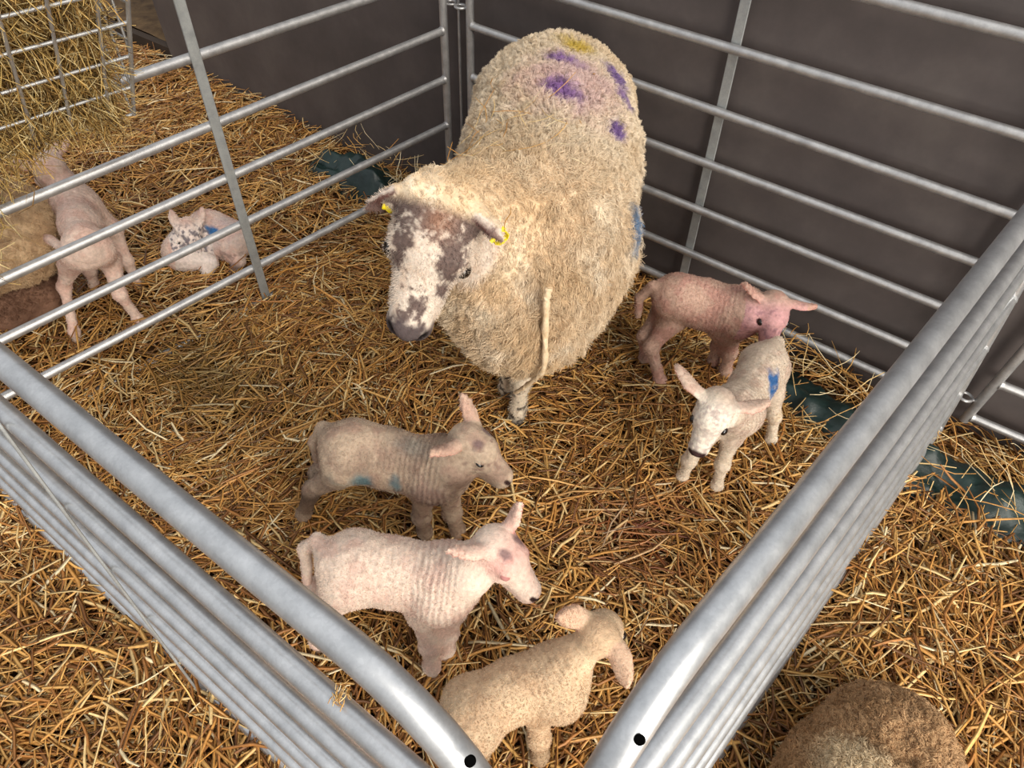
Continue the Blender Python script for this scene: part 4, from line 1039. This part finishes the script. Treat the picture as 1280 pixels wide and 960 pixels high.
    def dirf(P_, n_):
        fr = sstep((P_ - P['sho']) @ -back, -.10, .12)[:, None]
        return -UPZ * (.35 + .75 * fr) + back * (.25 + .2 * fr)
    strands('fleece', V, Q, N, col, M_WOOL, root, 240000, (1 - bare), ln, .00060, 5, dirf, clump=.66, clump_n=13000, curl=.22, jitter=.34, seed=4)
    # short hair of the face
    strands('face_hair', V, Q, N, col, M_FUZZ, root, 16000, np.clip(face * (a < .62) + earm * .6 + legm * .4, 0, 1), np.full(len(V), .006), .00035, 3, lambda P_, n_: H['f'] * -.2 - UPZ * .6, 0, 10, 0, .3, 6)
    bvh = BVHTree.FromPolygons([tuple(v) for v in V], [tuple(int(i) for i in q) for q in Q])
    # the loose twisted lock of wool that hangs from her shoulder
    pts = []
    for kx in ('w0', 'w1', 'w2', 'w3', 'w4'):
        c, n, _, _ = bvh.find_nearest(Vector(P[kx])); n = np.array(n)
        pts.append(np.array(c) + n * .046 if kx != 'w4' else np.array(c) + n * .03 - UPZ * .035)
    fine = []
    for i in range(len(pts) - 1):
        for t in np.linspace(0, 1, 9)[:-1]: fine.append(pts[i] * (1 - t) + pts[i + 1] * t)
    fine.append(pts[-1]); fine = np.array(fine)
    for _ in range(3): fine[1:-1] = fine[1:-1] * .5 + .25 * (fine[:-2] + fine[2:])
    m = MB()
    nn = len(fine); rr = .0080 * (1 - .45 * np.linspace(0, 1, nn)) * (1 + .18 * np.sin(np.arange(nn) * 1.9))
    m.tube(list(fine), list(rr), 12)
    tw = [fine[i] + .0035 * np.array([math.cos(i * .9), math.sin(i * .9), 0]) for i in range(nn)]
    m.tube(tw, list(rr * .7), 10)
    o = m.build('wool_lock', M_LOCK, root); tag(o, 'thin twisted lock of loose wool')
    # yellow loop tags
    for q, t in ((-1, .52), (1, .70)):
        er, ea, eo = H['ear%d' % q]
        wd = np.cross(eo, ea); wd = wd * (1 if wd @ (.3 * H['f'] - H['u']) > 0 else -1)      # towards the lower edge of the ear
        c = er + ea * (.080 if q > 0 else .108) * t
        m = MB()
        pth = [c + eo * .015 + wd * .002, c + eo * .018 + wd * .016, c + eo * .014 + wd * .030, c + eo * .006 + wd * .037, c - eo * .004 + wd * .036, c - eo * .010 + wd * .028, c - eo * .011 + wd * .012, c - eo * .009 - wd * .002]
        for i in range(len(pth) - 1): m.bar(pth[i], pth[i + 1] + unit(pth[i + 1] - pth[i]) * .0012, .0100, .0024, ea)
        m.tube([c + eo * .021, c - eo * .015], .0038, 10)
        o = m.build('ear_tag', M_TAG, root); tag(o, 'yellow plastic loop ear tag')
    # straw caught in the fleece
    r = np.random.default_rng(15); it = []; Cs = []; Ds = []
    for px, n, sp in (('s1', 26, .07), ('s2', 12, .09), ('s3', 14, .12), ('s4', 6, .05), ('s5', 5, .12)):
        for _ in range(n):
            q = P[px] + r.normal(0, sp, 3) * np.array([1, 1, .5]); c, nrm, _, _ = bvh.find_nearest(Vector(q)); nrm = np.array(nrm)
            if nrm[2] < .2: continue
            dd = r.normal(0, 1, 3); dd = unit(dd - nrm * (dd @ nrm) + nrm * r.normal(0, .12))
            Cs.append(np.array(c) + nrm * .016); Ds.append(dd)
    n = len(Cs); Cs = np.array(Cs); Ds = np.array(Ds)
    ci = r.choice([0, 1, 2, 5], n)
    tag(straw_mesh('straw_wisps', Cs, Ds, r.uniform(.03, .11, n), r.uniform(.0018, .003, n), r.normal(0, .5, n), STRAW_C[ci], M_STRAW, seed=3), 'loose straws caught in the fleece on the back of the ewe', 'straw', kind='stuff')
M_LOCK = mat_noise('loose_wool', [(.3, lin(190, 160, 122)), (.7, lin(226, 204, 172))], 90., .95, bump=.6, bscale=300., bdist=.002)
ewe()

# ------------------------------------------------------------------ light
w = bpy.data.worlds.new('daylight'); SC.world = w; w.use_nodes = True
nt = w.node_tree; bg = nt.nodes['Background']
tc = nd(nt, 'ShaderNodeTexCoord'); sx = nd(nt, 'ShaderNodeSeparateXYZ'); nt.links.new(tc.outputs['Generated'], sx.inputs[0])
rp = ramp(nt, [(0, (.26, .22, .18)), (.45, (.36, .35, .35)), (.62, (.66, .69, .73)), (1, (1.10, 1.15, 1.22))])
mr = nd(nt, 'ShaderNodeMapRange'); mr.inputs['From Min'].default_value = -1; nt.links.new(sx.outputs['Z'], mr.inputs['Value'])
nt.links.new(mr.outputs['Result'], rp.inputs['Fac']); nt.links.new(rp.outputs['Color'], bg.inputs['Color']); bg.inputs['Strength'].default_value = .74
sun = bpy.data.lights.new('hazy_sun', 'SUN'); sun.energy = 2.7; sun.angle = math.radians(40); sun.color = (1, .93, .82)
so = bpy.data.objects.new('hazy_sun', sun); COL.objects.link(so)
dirv = Vector((1., -.35, .9)); so.rotation_euler = dirv.to_track_quat('Z', 'Y').to_euler()

ar = bpy.data.lights.new('low_sun_fill', 'AREA'); ar.shape = 'RECTANGLE'; ar.size = .9; ar.size_y = 1.2; ar.energy = 55; ar.color = (1, .95, .86)  # added unseen area lamp, stands in for low sun on the near right rails
ao = bpy.data.objects.new('low_sun_fill', ar); COL.objects.link(ao); ao.location = (3.1, -2.3, .85)
ao.rotation_euler = (Vector((3.1, -2.3, .85)) - Vector((1.45, -1.25, .35))).to_track_quat('Z', 'Y').to_euler()

vs = SC.view_settings; vs.view_transform = 'Standard'; vs.look = 'None'; vs.gamma = 1.0; vs.use_curve_mapping = False; vs.exposure = 0.17
SC.render.film_transparent = False
